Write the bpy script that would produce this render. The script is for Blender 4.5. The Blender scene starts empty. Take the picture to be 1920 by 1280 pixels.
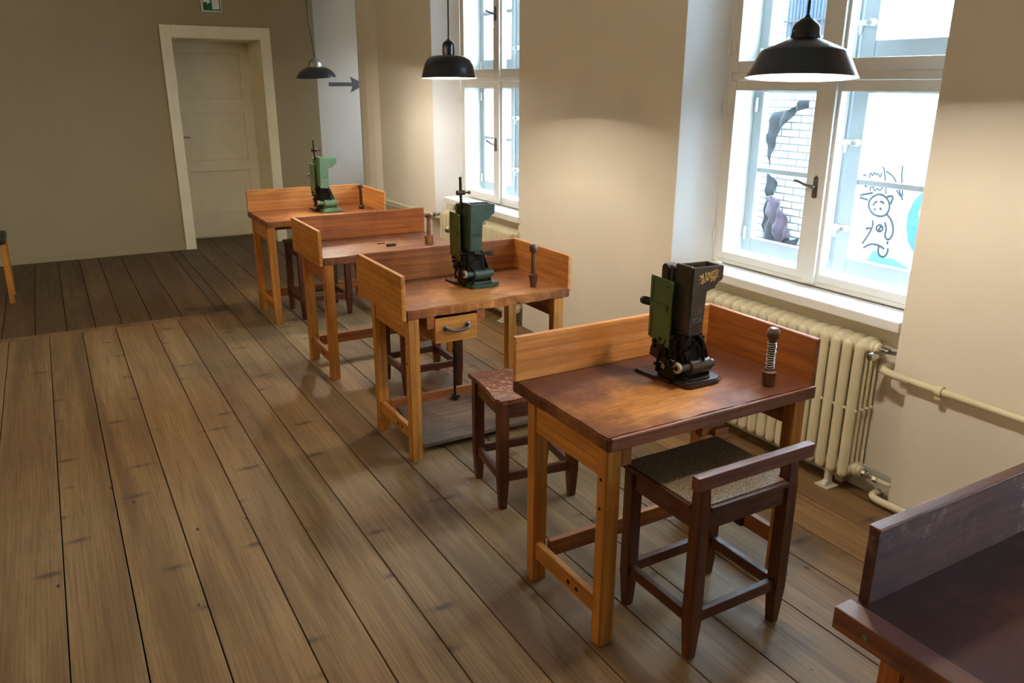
import bpy, bmesh, math, random
from mathutils import Vector, Matrix
random.seed(7)
S = bpy.context.scene
COL = S.collection
PI = math.pi
rad = math.radians

# ------------------------------------------------------------------ camera
cam_d = bpy.data.cameras.new('camera'); cam = bpy.data.objects.new('camera', cam_d); COL.objects.link(cam)
cam_d.sensor_width = 36.0; cam_d.lens = 36.0 * 1480 / 1920; cam_d.clip_start = 0.05; cam_d.clip_end = 200
yaw, pitch, roll = rad(30), rad(18), rad(0.2)
fwd = Vector((math.sin(yaw) * math.cos(pitch), math.cos(yaw) * math.cos(pitch), -math.sin(pitch)))
rgt = Vector((math.cos(yaw), -math.sin(yaw), 0)); up = rgt.cross(fwd)
r2 = rgt * math.cos(roll) + up * math.sin(roll); u2 = up * math.cos(roll) - rgt * math.sin(roll)
m = Matrix((r2, u2, -fwd)).transposed().to_4x4(); m.translation = Vector((0, 0, 1.75))
cam.matrix_world = m
S.camera = cam

# ------------------------------------------------------------------ colour management, world
S.view_settings.view_transform = 'Standard'; S.view_settings.look = 'None'
S.view_settings.gamma = 1.0; S.view_settings.use_curve_mapping = False
S.view_settings.exposure = 0.0
LAMP_POWER = 295.0
GLOBE_POWER = 40.0
WORLD = 40.0
w = bpy.data.worlds.new('sky'); S.world = w; w.use_nodes = True
bg = w.node_tree.nodes['Background']
bg.inputs[0].default_value = (0.58, 0.82, 1.0, 1); bg.inputs[1].default_value = WORLD

def portal(name, loc, rot, sx, sy):
    l = bpy.data.lights.new(name, 'AREA'); l.shape = 'RECTANGLE'; l.size = sx; l.size_y = sy
    l.cycles.is_portal = True
    o = bpy.data.objects.new(name, l); COL.objects.link(o); o.location = loc; o.rotation_euler = rot
portal('daylight_portal', (3.40, 2.53, 1.8), (0, rad(90), 0), 1.9, 1.3)
portal('daylight_portal', (3.40, 5.63, 1.8), (0, rad(90), 0), 1.9, 1.3)
portal('daylight_portal', (3.40, -0.57, 1.8), (0, rad(90), 0), 1.9, 1.3)
portal('daylight_portal', (4.3, 8.975, 1.65), (0, rad(90), 0), 0.9, 0.45)

# ------------------------------------------------------------------ materials
def lin(c):
    return tuple(((v / 255) / 12.92 if v <= 10 else (((v / 255) + 0.055) / 1.055) ** 2.4) for v in c) + (1,)
MATS = {}
class NT:
    def __init__(s, name):
        s.m = bpy.data.materials.new(name); s.m.use_nodes = True; s.t = s.m.node_tree
        s.b = s.t.nodes['Principled BSDF']; s.out = s.t.nodes['Material Output']
    def n(s, kind, **kw):
        nd = s.t.nodes.new('ShaderNode' + kind)
        for k, v in kw.items(): setattr(nd, k, v)
        return nd
    def l(s, a, b): s.t.links.new(a, b)
    def coords(s, scale, rnd=True):
        tc = s.n('TexCoord'); mp = s.n('Mapping'); mp.inputs['Scale'].default_value = scale
        if rnd:
            oi = s.n('ObjectInfo'); mu = s.n('VectorMath', operation='SCALE')
            cx = s.n('CombineXYZ')
            for i in range(3): s.l(oi.outputs['Random'], cx.inputs[i])
            s.l(cx.outputs[0], mu.inputs[0]); mu.inputs['Scale'].default_value = 9.0
            ad = s.n('VectorMath', operation='ADD'); s.l(tc.outputs['Object'], ad.inputs[0]); s.l(mu.outputs[0], ad.inputs[1])
            s.l(ad.outputs[0], mp.inputs['Vector'])
        else: s.l(tc.outputs['Object'], mp.inputs['Vector'])
        return mp.outputs[0]
    def noise(s, vec, scale, detail=4, rough=0.6, dist=0.0):
        nd = s.n('TexNoise'); nd.inputs['Scale'].default_value = scale; nd.inputs['Detail'].default_value = detail
        nd.inputs['Roughness'].default_value = rough; nd.inputs['Distortion'].default_value = dist
        s.l(vec, nd.inputs['Vector']); return nd.outputs['Fac']
    def ramp(s, fac, stops, interp='LINEAR'):
        r = s.n('ValToRGB'); r.color_ramp.interpolation = interp
        e = r.color_ramp.elements
        while len(e) < len(stops): e.new(0.5)
        for el, (p, c) in zip(e, stops): el.position = p; el.color = c if len(c) == 4 else tuple(c) + (1,)
        s.l(fac, r.inputs[0]); return r.outputs[0]
    def mix(s, fac, a, b, mode='MIX'):
        x = s.n('Mix', data_type='RGBA', blend_type=mode)
        for sock, v in ((x.inputs['Factor'], fac), (x.inputs['A'], a), (x.inputs['B'], b)):
            if sock is x.inputs['A'] or sock is x.inputs['B']: pass
        def put(sock, v):
            if hasattr(v, 'links'): s.l(v, sock)
            elif isinstance(v, (int, float)): sock.default_value = v
            else: sock.default_value = v
        put(x.inputs[0], fac); put(x.inputs[6], a); put(x.inputs[7], b)
        return x.outputs[2]
    def bump(s, h, strength=0.2, dist=0.002):
        b = s.n('Bump'); b.inputs['Strength'].default_value = strength; b.inputs['Distance'].default_value = dist
        s.l(h, b.inputs['Height']); s.l(b.outputs[0], s.b.inputs['Normal'])
G0 = (0, 0, 0, 1); G1 = (1, 1, 1, 1)

def plain(name, rgb, rough=0.6, metal=0.0, var=0.12, bump=0.0, nscale=30, coat=0.0, worn=None, worn_at=0.62):
    k = (name,)
    if k in MATS: return MATS[k]
    N = NT(name); v = N.coords((1, 1, 1)); f = N.noise(v, nscale, 5)
    c = lin(rgb); d = tuple(x * (1 - var * 2) for x in c[:3]) + (1,)
    col = N.ramp(f, [(0.3, d), (0.7, c)])
    if worn:
        f2 = N.noise(v, nscale * 1.7, 6, 0.7)
        col = N.mix(N.ramp(f2, [(worn_at, G0), (worn_at + 0.05, G1)]), col, lin(worn))
    N.l(col, N.b.inputs['Base Color']); N.b.inputs['Roughness'].default_value = rough; N.b.inputs['Metallic'].default_value = metal
    N.b.inputs['Coat Weight'].default_value = coat
    if bump: N.bump(f, bump, 0.002)
    MATS[k] = N.m; return N.m

def wood(name, light, dark, axis='x', rough=0.5, grime=0.5, stain=None, stain_amt=0.5, gs=1.0, scuff=None):
    """procedural timber, grain along axis"""
    k = (name, axis)
    if k in MATS: return MATS[k]
    N = NT(name)
    al = 1.0; ac = 14.0
    sc = {'x': (al, ac, ac), 'y': (ac, al, ac), 'z': (ac, ac, al)}[axis]
    v = N.coords(tuple(q * gs for q in sc)); v1 = N.coords((1, 1, 1))
    f1 = N.noise(v, 1.6, 3, 0.5, 0.6)      # broad growth bands
    mp = N.n('Mapping'); N.l(v, mp.inputs[0]); mp.inputs['Scale'].default_value = (5, 5, 5)
    f2 = N.noise(mp.outputs[0], 1.8, 5, 0.7)   # fibre
    wv = N.n('TexWave', wave_type='RINGS', rings_direction={'x': 'X', 'y': 'Y', 'z': 'Z'}[axis])
    mpw = N.n('Mapping'); N.l(v1, mpw.inputs[0])
    mpw.inputs['Scale'].default_value = {'x': (0.6, 9, 9), 'y': (9, 0.6, 9), 'z': (9, 9, 0.6)}[axis]
    N.l(mpw.outputs[0], wv.inputs['Vector']); wv.inputs['Scale'].default_value = 1.3; wv.inputs['Distortion'].default_value = 5.0
    wv.inputs['Detail'].default_value = 2.0; wv.inputs['Detail Scale'].default_value = 0.7
    base = N.ramp(f1, [(0.3, lin(dark)), (0.68, lin(light))])
    d2 = tuple(x * 0.75 for x in lin(dark)[:3]) + (1,)
    base = N.mix(N.ramp(wv.outputs['Fac'], [(0.0, (0.42,) * 3), (0.4, G0)]), base, d2)
    base = N.mix(N.ramp(f2, [(0.35, (0.4,) * 3), (0.55, G0)]), base, d2)
    g = N.noise(v1, 3.5, 6, 0.65)
    gd = tuple(x * 0.28 for x in lin(dark)[:3]) + (1,)
    base = N.mix(N.ramp(g, [(0.52, G0), (0.8, (grime,) * 3)]), base, gd)
    if stain:
        s1 = N.noise(v1, 2.3, 5, 0.6, 0.4)
        base = N.mix(N.ramp(s1, [(0.42, (stain_amt,) * 3), (0.58, G0)]), base, lin(stain))
    if scuff:
        s2 = N.noise(v1, 28, 6, 0.8)
        s3 = N.noise(v1, 3.0, 2, 0.5)
        mm = N.n('Math', operation='MULTIPLY'); N.l(N.ramp(s2, [(0.52, G0), (0.60, G1)]), mm.inputs[0]); N.l(N.ramp(s3, [(0.42, G0), (0.6, G1)]), mm.inputs[1])
        base = N.mix(mm.outputs[0], base, lin(scuff))
    N.l(base, N.b.inputs['Base Color'])
    rr = N.ramp(g, [(0.3, (rough - 0.1,) * 3), (0.7, (rough + 0.15,) * 3)])
    N.l(rr, N.b.inputs['Roughness'])
    N.bump(f2, 0.25, 0.0015)
    MATS[k] = N.m; return N.m

def emit(name, rgb, s):
    N = NT(name); N.b.inputs['Base Color'].default_value = (1, 1, 1, 1)
    N.b.inputs['Emission Color'].default_value = tuple(rgb) + (1,); N.b.inputs['Emission Strength'].default_value = s
    return N.m

def glass_mat():
    N = NT('window_glass'); tr = N.n('BsdfTransparent'); gl = N.n('BsdfGlossy'); gl.inputs['Roughness'].default_value = 0.02
    lw = N.n('LayerWeight'); lw.inputs['Blend'].default_value = 0.5; pw = N.n('Math', operation='POWER'); pw.inputs[1].default_value = 5.0
    fr = N.n('Math', operation='MULTIPLY_ADD'); fr.inputs[1].default_value = 0.9; fr.inputs[2].default_value = 0.02; mx = N.n('MixShader')
    N.l(lw.outputs['Facing'], pw.inputs[0]); N.l(pw.outputs[0], fr.inputs[0])
    tr.inputs['Color'].default_value = (0.98, 0.985, 0.99, 1)
    N.l(fr.outputs[0], mx.inputs[0]); N.l(tr.outputs[0], mx.inputs[1]); N.l(gl.outputs[0], mx.inputs[2])
    N.l(mx.outputs[0], N.out.inputs['Surface']); return N.m
GLASS = glass_mat()

def wall_mat(name, rgb, bumpy=0.15):
    N = NT(name); v = N.coords((1, 1, 1), False)
    f = N.noise(v, 1.3, 4, 0.6); f2 = N.noise(v, 38, 5, 0.65); f3 = N.noise(v, 5, 3, 0.5)
    c = lin(rgb); d = tuple(x * 0.93 for x in c[:3]) + (1,)
    N.l(N.ramp(f, [(0.3, d), (0.7, c)]), N.b.inputs['Base Color'])
    ad = N.n('Math', operation='ADD'); N.l(f2, ad.inputs[0]); N.l(f3, ad.inputs[1])
    N.b.inputs['Roughness'].default_value = 0.85; N.b.inputs['Specular IOR Level'].default_value = 0.25
    N.bump(ad.outputs[0], bumpy, 0.004); return N.m
M_WALL = wall_mat('cream_plaster', (238, 229, 212))
M_GREY = wall_mat('grey_white_plaster', (232, 218, 206))
M_REVEAL = wall_mat('white_reveal_plaster', (246, 248, 250))
M_CEIL = wall_mat('ceiling_white', (225, 222, 214))
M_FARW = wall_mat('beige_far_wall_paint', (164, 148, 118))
M_PAINT = plain('white_window_paint', (236, 234, 228), 0.35, var=0.03, nscale=6)
M_OUTER = plain('darkened_outer_sash_paint', (186, 192, 196), 0.45, var=0.04, nscale=6)  # window paint darkened in colour so daylight does not burn out the outer sashes
M_DOOR = plain('door_paint', (238, 228, 198), 0.45, var=0.05, nscale=5)
M_SILL = plain('sill_paint', (238, 238, 236), 0.4, var=0.03, nscale=8)
M_RAD = plain('radiator_enamel', (232, 222, 188), 0.32, var=0.06, nscale=9, coat=0.2)
M_CHROME = plain('chrome', (200, 200, 200), 0.18, 1.0, 0.05)
M_STEEL = plain('worn_steel', (150, 145, 138), 0.35, 0.9, 0.2, nscale=60)
M_BRASS = plain('brass_fitting', (190, 175, 120), 0.35, 0.9, 0.1)
M_BLACK = plain('black_enamel', (16, 19, 24), 0.28, 0.0, 0.1, coat=0.35)
M_DARK = plain('dark_oily_iron', (34, 29, 24), 0.42, 0.5, 0.3, 0.3, 60)
M_CORD = plain('black_cord', (18, 16, 20), 0.6)
M_IN = plain('white_enamel_lining', (250, 248, 240), 0.4, var=0.01)

# ------------------------------------------------------------------ mesh helpers
def tagp(o, label=None, cat=None, group=None, kind=None):
    if label: o['label'] = label
    if cat: o['category'] = cat
    if group: o['group'] = group
    if kind: o['kind'] = kind
    return o
def empty(name, loc, rz=0, **kw):
    o = bpy.data.objects.new(name, None); COL.objects.link(o); o.empty_display_size = 0.1
    o.location = loc; o.rotation_euler = (0, 0, rz); tagp(o, **kw); return o
class MB:
    def __init__(s): s.bm = bmesh.new(); s.mats = []
    def _m(s, mat):
        if mat is None: return 0
        if mat not in s.mats: s.mats.append(mat)
        return s.mats.index(mat)
    def box(s, x0, x1, y0, y1, z0, z1, bev=0.0, seg=2, M=None):
        b = bmesh.new(); bmesh.ops.create_cube(b, size=1)
        for v in b.verts: v.co = Vector(((x0 + x1) / 2 + v.co.x * (x1 - x0), (y0 + y1) / 2 + v.co.y * (y1 - y0), (z0 + z1) / 2 + v.co.z * (z1 - z0)))
        if bev: bmesh.ops.bevel(b, geom=b.edges[:], offset=bev, segments=seg, affect='EDGES', profile=0.6)
        return s.add(b, M)
    def add(s, b, M=None, smooth=False):
        if M is not None: b.transform(M)
        if smooth:
            for f in b.faces: f.smooth = True
        me = bpy.data.meshes.new('t'); b.to_mesh(me); b.free(); s.bm.from_mesh(me); bpy.data.meshes.remove(me); return s
    def prism(s, pts, h0, h1, axis='z', bev=0.0, M=None):
        """polygon extruded along axis; pts are (x,y) for z, (y,z) for x, (x,z) for y"""
        b = bmesh.new()
        def P(p, h): return {'z': (p[0], p[1], h), 'x': (h, p[0], p[1]), 'y': (p[0], h, p[1])}[axis]
        lo = [b.verts.new(P(p, h0)) for p in pts]; hi = [b.verts.new(P(p, h1)) for p in pts]
        n = len(pts); b.faces.new(lo); b.faces.new(hi)
        for i in range(n): b.faces.new((lo[i], lo[(i + 1) % n], hi[(i + 1) % n], hi[i]))
        bmesh.ops.recalc_face_normals(b, faces=b.faces[:])
        if bev: bmesh.ops.bevel(b, geom=b.edges[:], offset=bev, segments=2, affect='EDGES')
        return s.add(b, M)
    def lathe(s, prof, seg=32, M=None, cap=True):
        """profile of (r,z) from bottom to top about z"""
        b = bmesh.new(); rings = []
        for r, z in prof:
            if r < 1e-5: rings.append([b.verts.new((0, 0, z))])
            else: rings.append([b.verts.new((r * math.cos(2 * PI * i / seg), r * math.sin(2 * PI * i / seg), z)) for i in range(seg)])
        for a, c in zip(rings, rings[1:]):
            for i in range(seg):
                j = (i + 1) % seg
                if len(a) == 1 and len(c) == 1: continue
                if len(a) == 1: b.faces.new((a[0], c[j], c[i]))
                elif len(c) == 1: b.faces.new((a[i], a[j], c[0]))
                else: b.faces.new((a[i], a[j], c[j], c[i]))
        if cap:
            if len(rings[0]) > 1: b.faces.new(rings[0][::-1])
            if len(rings[-1]) > 1: b.faces.new(rings[-1])
        for f in b.faces:
            f.smooth = True
        for e in b.edges:
            if len(e.link_faces) == 2 and e.link_faces[0].normal.length >= 0:
                pass
        bmesh.ops.recalc_face_normals(b, faces=b.faces[:]); b.normal_update()
        for e in b.edges:
            if len(e.link_faces) == 2 and e.calc_face_angle(0) > rad(38): e.smooth = False
        return s.add(b, M)
    def cyl(s, p0, p1, r, r1=None, seg=20):
        p0, p1 = Vector(p0), Vector(p1); d = p1 - p0; L = d.length
        M = Matrix.Translation(p0) @ d.to_track_quat('Z', 'Y').to_matrix().to_4x4()
        return s.lathe([(r, 0), (r if r1 is None else r1, L)], seg, M)
    def tube(s, pts, r, seg=10, sub=0, flat=None):
        pts = [Vector(p) for p in pts]
        for _ in range(sub):
            q = [pts[0]]
            for a, c in zip(pts, pts[1:]): q += [a * 0.75 + c * 0.25, a * 0.25 + c * 0.75]
            q.append(pts[-1]); pts = q
        b = bmesh.new(); rings = []; prev = None
        for i, p in enumerate(pts):
            t = (pts[min(i + 1, len(pts) - 1)] - pts[max(i - 1, 0)]).normalized()
            if prev is None:
                a = Vector((0, 0, 1)) if abs(t.z) < 0.9 else Vector((1, 0, 0)); u = t.cross(a).normalized()
            else: u = (prev - t * prev.dot(t)).normalized()
            prev = u; v = t.cross(u)
            ru, rv = (r, r) if flat is None else (r, flat)
            rings.append([b.verts.new(p + u * ru * math.cos(2 * PI * k / seg) + v * rv * math.sin(2 * PI * k / seg)) for k in range(seg)])
        for a, c in zip(rings, rings[1:]):
            for k in range(seg): b.faces.new((a[k], a[(k + 1) % seg], c[(k + 1) % seg], c[k]))
        for f in b.faces: f.smooth = True
        b.faces.new(rings[0][::-1]); b.faces.new(rings[-1])
        bmesh.ops.recalc_face_normals(b, faces=b.faces[:]); return s.add(b)
    def ball(s, c, r, sx=1, sy=1, sz=1, seg=16):
        n = 10; prof = [(r * math.sin(PI * i / n), -r * math.cos(PI * i / n)) for i in range(n + 1)]
        return s.lathe(prof, seg, Matrix.Translation(c) @ Matrix.Diagonal((sx, sy, sz, 1)), cap=False)
    def bar(s, p0, p1, wx, wy, bev=0.002, wx1=None, wy1=None):
        """square-section bar from p0 (bottom) to p1 (top), mostly vertical, may taper"""
        p0, p1 = Vector(p0), Vector(p1); wx1 = wx if wx1 is None else wx1; wy1 = wy if wy1 is None else wy1
        b = bmesh.new(); V = []
        for p, a, c in ((p0, wx, wy), (p1, wx1, wy1)):
            V.append([b.verts.new((p.x + i * a / 2, p.y + j * c / 2, p.z)) for i, j in ((-1, -1), (1, -1), (1, 1), (-1, 1))])
        b.faces.new(V[0][::-1]); b.faces.new(V[1])
        for i in range(4): b.faces.new((V[0][i], V[0][(i + 1) % 4], V[1][(i + 1) % 4], V[1][i]))
        if bev: bmesh.ops.bevel(b, geom=b.edges[:], offset=bev, segments=2, affect='EDGES')
        return s.add(b)
    def obj(s, name, mat, parent=None, **kw):
        me = bpy.data.meshes.new(name); s.bm.to_mesh(me); s.bm.free()
        me.materials.append(mat)
        o = bpy.data.objects.new(name, me); COL.objects.link(o)
        if parent is not None: o.parent = parent
        tagp(o, **kw); return o
def B(*a, bev=0.002, **k): return MB().box(*a, bev=bev, **k)
def struct(name, mb, mat, parent=None):
    o = mb.obj(name, mat, parent)
    if parent is None: o['kind'] = 'structure'
    return o
def copy_tree(o, parent=None):
    c = o.copy(); COL.objects.link(c); c.parent = parent
    for ch in o.children: copy_tree(ch, c)
    return c

# ================================================================== THE ROOM
H = 3.3
X0, Y0 = -3.5, -2.6
# ---- floor boards (one mesh, real gaps)
def floor_mat():
    N = NT('worn_floorboards'); 
    at = N.n('Attribute'); at.attribute_name = 'plank'
    tc = N.n('TexCoord'); off = N.n('CombineXYZ')
    m1 = N.n('Math', operation='MULTIPLY'); m1.inputs[1].default_value = 37.0; N.l(at.outputs['Fac'], m1.inputs[0])
    m2 = N.n('Math', operation='MULTIPLY'); m2.inputs[1].default_value = 91.0; N.l(at.outputs['Fac'], m2.inputs[0])
    N.l(m1.outputs[0], off.inputs[1]); N.l(m2.outputs[0], off.inputs[2])
    ad = N.n('VectorMath', operation='ADD'); N.l(tc.outputs['Object'], ad.inputs[0]); N.l(off.outputs[0], ad.inputs[1])
    def mp(sc):
        q = N.n('Mapping'); q.inputs['Scale'].default_value = sc; N.l(ad.outputs[0], q.inputs[0]); return q.outputs[0]
    broad = N.noise(mp((9, 0.55, 1)), 1.0, 3, 0.5, 0.8)
    fibre = N.noise(mp((110, 3.0, 1)), 1.0, 5, 0.7)
    wv = N.n('TexWave', wave_type='BANDS', bands_direction='X'); N.l(mp((1, 0.07, 1)), wv.inputs['Vector'])
    wv.inputs['Scale'].default_value = 22; wv.inputs['Distortion'].default_value = 11; wv.inputs['Detail'].default_value = 1.5; wv.inputs['Detail Scale'].default_value = 0.35
    col = N.ramp(broad, [(0.28, lin((106, 77, 44))), (0.5, lin((134, 102, 62))), (0.75, lin((156, 124, 80)))])
    dk = lin((92, 66, 40))
    col = N.mix(N.ramp(wv.outputs['Fac'], [(0.0, (0.22,) * 3), (0.4, G0)]), col, dk)
    col = N.mix(N.ramp(fibre, [(0.36, (0.5,) * 3), (0.56, G0)]), col, dk)
    # knots: short dark streaks lying across the board
    vo = N.n('TexVoronoi', feature='F1', distance='EUCLIDEAN'); 
    wob = N.noise(mp((14, 14, 1)), 1.0, 3, 0.6)
    vm = mp((2.6, 2.3, 1)); N.l(vm, vo.inputs['Vector']); vo.inputs['Randomness'].default_value = 0.75; vo.inputs['Scale'].default_value = 1.0
    # anisotropic distance to the cell point
    sb = N.n('VectorMath', operation='SUBTRACT'); N.l(vm, sb.inputs[0]); N.l(vo.outputs['Position'], sb.inputs[1])
    sx = N.n('VectorMath', operation='MULTIPLY'); N.l(sb.outputs[0], sx.inputs[0]); sx.inputs[1].default_value = (0.62, 2.2, 0)
    ln = N.n('VectorMath', operation='LENGTH'); N.l(sx.outputs[0], ln.inputs[0])
    a2 = N.n('Math', operation='MULTIPLY_ADD'); N.l(wob, a2.inputs[0]); a2.inputs[1].default_value = 0.13; N.l(ln.outputs['Value'], a2.inputs[2])
    kn = N.ramp(a2.outputs[0], [(0.09, (0.9,) * 3), (0.14, (0.3,) * 3), (0.20, G0)])
    # only some of the cells carry a knot
    sepc = N.n('SeparateColor'); N.l(vo.outputs['Color'], sepc.inputs[0])
    gt = N.n('Math', operation='GREATER_THAN'); N.l(sepc.outputs[0], gt.inputs[0]); gt.inputs[1].default_value = 0.35
    mk = N.n('Math', operation='MULTIPLY'); N.l(kn, mk.inputs[0]); N.l(gt.outputs[0], mk.inputs[1])
    col = N.mix(mk.outputs[0], col, lin((70, 52, 38)))
    # nail holes
    v2 = N.n('TexVoronoi'); N.l(mp((7.5, 3.4, 1)), v2.inputs['Vector']); v2.inputs['Scale'].default_value = 1.0
    sepd = N.n('SeparateColor'); N.l(v2.outputs['Color'], sepd.inputs[0])
    g3 = N.n('Math', operation='GREATER_THAN'); N.l(sepd.outputs[1], g3.inputs[0]); g3.inputs[1].default_value = 0.55
    m5 = N.n('Math', operation='MULTIPLY'); N.l(N.ramp(v2.outputs['Distance'], [(0.038, G1), (0.055, G0)]), m5.inputs[0]); N.l(g3.outputs[0], m5.inputs[1])
    col = N.mix(m5.outputs[0], col, lin((40, 30, 24)))
    # tone per board
    hs = N.n('HueSaturation'); N.l(col, hs.inputs['Color'])
    vr = N.n('MapRange'); N.l(at.outputs['Fac'], vr.inputs[0]); vr.inputs[3].default_value = 0.84; vr.inputs[4].default_value = 1.12
    N.l(vr.outputs[0], hs.inputs['Value']); hs.inputs['Saturation'].default_value = 0.98
    # grime patches
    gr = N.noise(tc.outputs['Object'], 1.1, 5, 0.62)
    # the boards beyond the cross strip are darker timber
    at2 = N.n('Attribute'); at2.attribute_name = 'dark_tone'
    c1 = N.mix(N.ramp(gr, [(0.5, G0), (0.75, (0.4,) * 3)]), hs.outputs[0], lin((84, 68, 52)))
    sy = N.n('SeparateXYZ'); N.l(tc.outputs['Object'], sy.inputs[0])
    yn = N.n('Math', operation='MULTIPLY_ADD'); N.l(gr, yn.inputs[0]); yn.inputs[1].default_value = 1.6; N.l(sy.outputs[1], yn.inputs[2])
    my = N.n('MapRange'); my.interpolation_type = 'SMOOTHSTEP'; N.l(yn.outputs[0], my.inputs[0]); my.inputs[1].default_value = 6.4; my.inputs[2].default_value = 8.6  # right-hand planks turn gradually darker toward the far end
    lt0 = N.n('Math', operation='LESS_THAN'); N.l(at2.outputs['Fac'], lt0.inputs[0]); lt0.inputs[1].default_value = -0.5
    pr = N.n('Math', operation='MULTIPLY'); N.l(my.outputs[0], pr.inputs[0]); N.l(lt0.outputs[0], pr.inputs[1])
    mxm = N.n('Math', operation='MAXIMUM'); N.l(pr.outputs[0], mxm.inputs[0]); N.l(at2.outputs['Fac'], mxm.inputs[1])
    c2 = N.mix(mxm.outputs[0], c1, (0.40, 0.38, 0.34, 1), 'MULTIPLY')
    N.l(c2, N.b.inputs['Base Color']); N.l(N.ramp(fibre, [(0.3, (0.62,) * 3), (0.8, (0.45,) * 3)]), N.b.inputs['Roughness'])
    N.b.inputs['Specular IOR Level'].default_value = 0.4
    N.bump(fibre, 0.25, 0.002); return N.m
def build_floor():
    near = [-3.5, -3.28, -3.05, -2.86, -2.62, -2.41, -2.2, -1.98, -1.77, -1.53, -1.31, -1.1, -0.88, -0.66, -0.43, -0.18, 0.032, 0.254, 0.506, 0.693, 0.892, 1.107, 1.302, 1.53, 1.763, 2.046, 2.304, 2.5, 2.72, 2.93, 3.1]
    far = [-3.5, -3.27, -3.05, -2.83, -2.6, -2.4, -2.19, -1.97, -1.75, -1.55, -1.34, -1.13, -0.91, -0.70, -0.48, -0.27, -0.063, 0.128, 0.31, 0.52, 0.74, 1.015, 1.107]
    bm = bmesh.new(); pl = bm.faces.layers.float.new('plank'); ol = bm.faces.layers.float.new('dark_tone')
    def plank(x0, x1, y0, y1, dark_tone, g=0.0024):
        b = bmesh.new(); bmesh.ops.create_cube(b, size=1)
        for v in b.verts: v.co = Vector(((x0 + x1) / 2 + v.co.x * (x1 - x0 - 2 * g), (y0 + y1) / 2 + v.co.y * (y1 - y0 - 0.002), -0.0125 + v.co.z * 0.025))
        bmesh.ops.bevel(b, geom=[e for e in b.edges if all(v.co.z > -0.001 for v in e.verts)], offset=0.0012, segments=1, affect='EDGES')
        r = random.random(); vm = {v: bm.verts.new(v.co) for v in b.verts}
        for f in b.faces:
            nf = bm.faces.new([vm[v] for v in f.verts]); nf[pl] = r; nf[ol] = dark_tone
        b.free()
    for a, c in zip(near, near[1:]):
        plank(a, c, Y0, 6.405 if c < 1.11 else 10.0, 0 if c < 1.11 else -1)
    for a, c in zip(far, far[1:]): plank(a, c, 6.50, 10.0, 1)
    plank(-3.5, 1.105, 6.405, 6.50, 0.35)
    plank(3.1, 3.4, 8.35, 10.0, 0); 
    for k in range(4): plank(3.4 + 0.2 * k, 3.6 + 0.2 * k, 8.35, 10.0, 0)
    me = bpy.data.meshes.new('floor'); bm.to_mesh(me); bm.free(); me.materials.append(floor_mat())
    o = bpy.data.objects.new('floor', me); COL.objects.link(o); o['kind'] = 'structure'
build_floor()
struct('floor', MB().box(X0, 4.25, Y0, 10.2, -0.09, -0.026), plain('dark_subfloor', (14, 11, 9), 0.95))
struct('ceiling', MB().box(X0 - .2, 4.3, Y0 - .2, 10.2, H, H + 0.15), M_CEIL)
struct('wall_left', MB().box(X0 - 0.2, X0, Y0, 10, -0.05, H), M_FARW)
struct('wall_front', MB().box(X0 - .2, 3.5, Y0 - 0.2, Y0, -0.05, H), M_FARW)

# ---- window wall
WX = 2.95; XO = 3.345
ZB = 0.612
def pier(up, lo):
    mb = MB(); mb.prism(up, ZB, H); mb.prism(lo, -0.02, ZB); struct('wall_right', mb, M_WALL)
pier([(WX, 0.23), (3.12, 0.09), (XO, 0.11), (XO, 1.9), (3.12, 1.885), (WX, 1.895)], [(WX, 0.30), (XO, 0.30), (XO, 1.83), (WX, 1.83)])
pier([(WX, Y0), (WX, -1.205), (3.12, -1.215), (XO, -1.2), (XO, Y0)], [(WX, Y0), (WX, -1.27), (XO, -1.27), (XO, Y0)])
pier([(WX, 3.33), (3.12, 3.19), (XO, 3.21), (XO, 5.0), (3.12, 4.985), (WX, 5.02)], [(WX, 3.40), (XO, 3.40), (XO, 4.955), (WX, 4.955)])
pierC = [(WX, 6.49), (3.12, 6.30), (XO, 6.33), (XO, 8.4), (3.05, 8.4), (2.975, 8.37), (2.945, 8.32), (2.93, 8.22), (2.94, 8.10), (2.975, 8.0), (3.02, 7.94), (2.985, 7.12), (WX, 7.09)]
pier(pierC, [(WX, 6.56), (XO, 6.56)] + pierC[3:])
for a, c in ((-1.27, 0.30), (1.83, 3.40), (4.955, 6.56)):
    struct('wall_right', MB().box(3.02, XO, a, c, -0.02, 0.80), M_WALL)
    struct('wall_right', MB().box(WX + 0.001, XO, a, c, 2.80, H), M_WALL)
struct('wall_right', MB().box(3.03, XO, 8.4, 10, 2.9, H), M_WALL)
# white-painted splayed reveals (thin skim on each splay)
mb = MB()
for dy, pts in ((0, [(WX + .0005, 3.3305), (3.12, 3.1895), (3.122, 3.186), (WX + .0005, 3.327)]), (3.1, None)):
    if pts is None: pts = [(WX + .0005, 6.4905), (3.12, 6.3005), (3.122, 6.296), (WX + .0005, 6.486)]
    mb.prism(pts, ZB, 2.80)
mb.prism([(WX + .0005, 1.8945), (3.12, 1.8845), (3.12, 1.888), (WX + .0005, 1.898)], ZB, 2.80)
mb.prism([(WX + .0005, 5.0195), (3.12, 4.9845), (3.12, 4.988), (WX + .0005, 5.023)], ZB, 2.80)
struct('trim_1', mb, M_REVEAL)
# ---- far wall with deep door recess
mb = MB()
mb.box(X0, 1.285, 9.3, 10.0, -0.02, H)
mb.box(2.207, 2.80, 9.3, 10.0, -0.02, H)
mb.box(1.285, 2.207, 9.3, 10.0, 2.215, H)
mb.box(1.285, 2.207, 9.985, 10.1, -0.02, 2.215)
struct('wall_back', mb, M_FARW)
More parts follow.
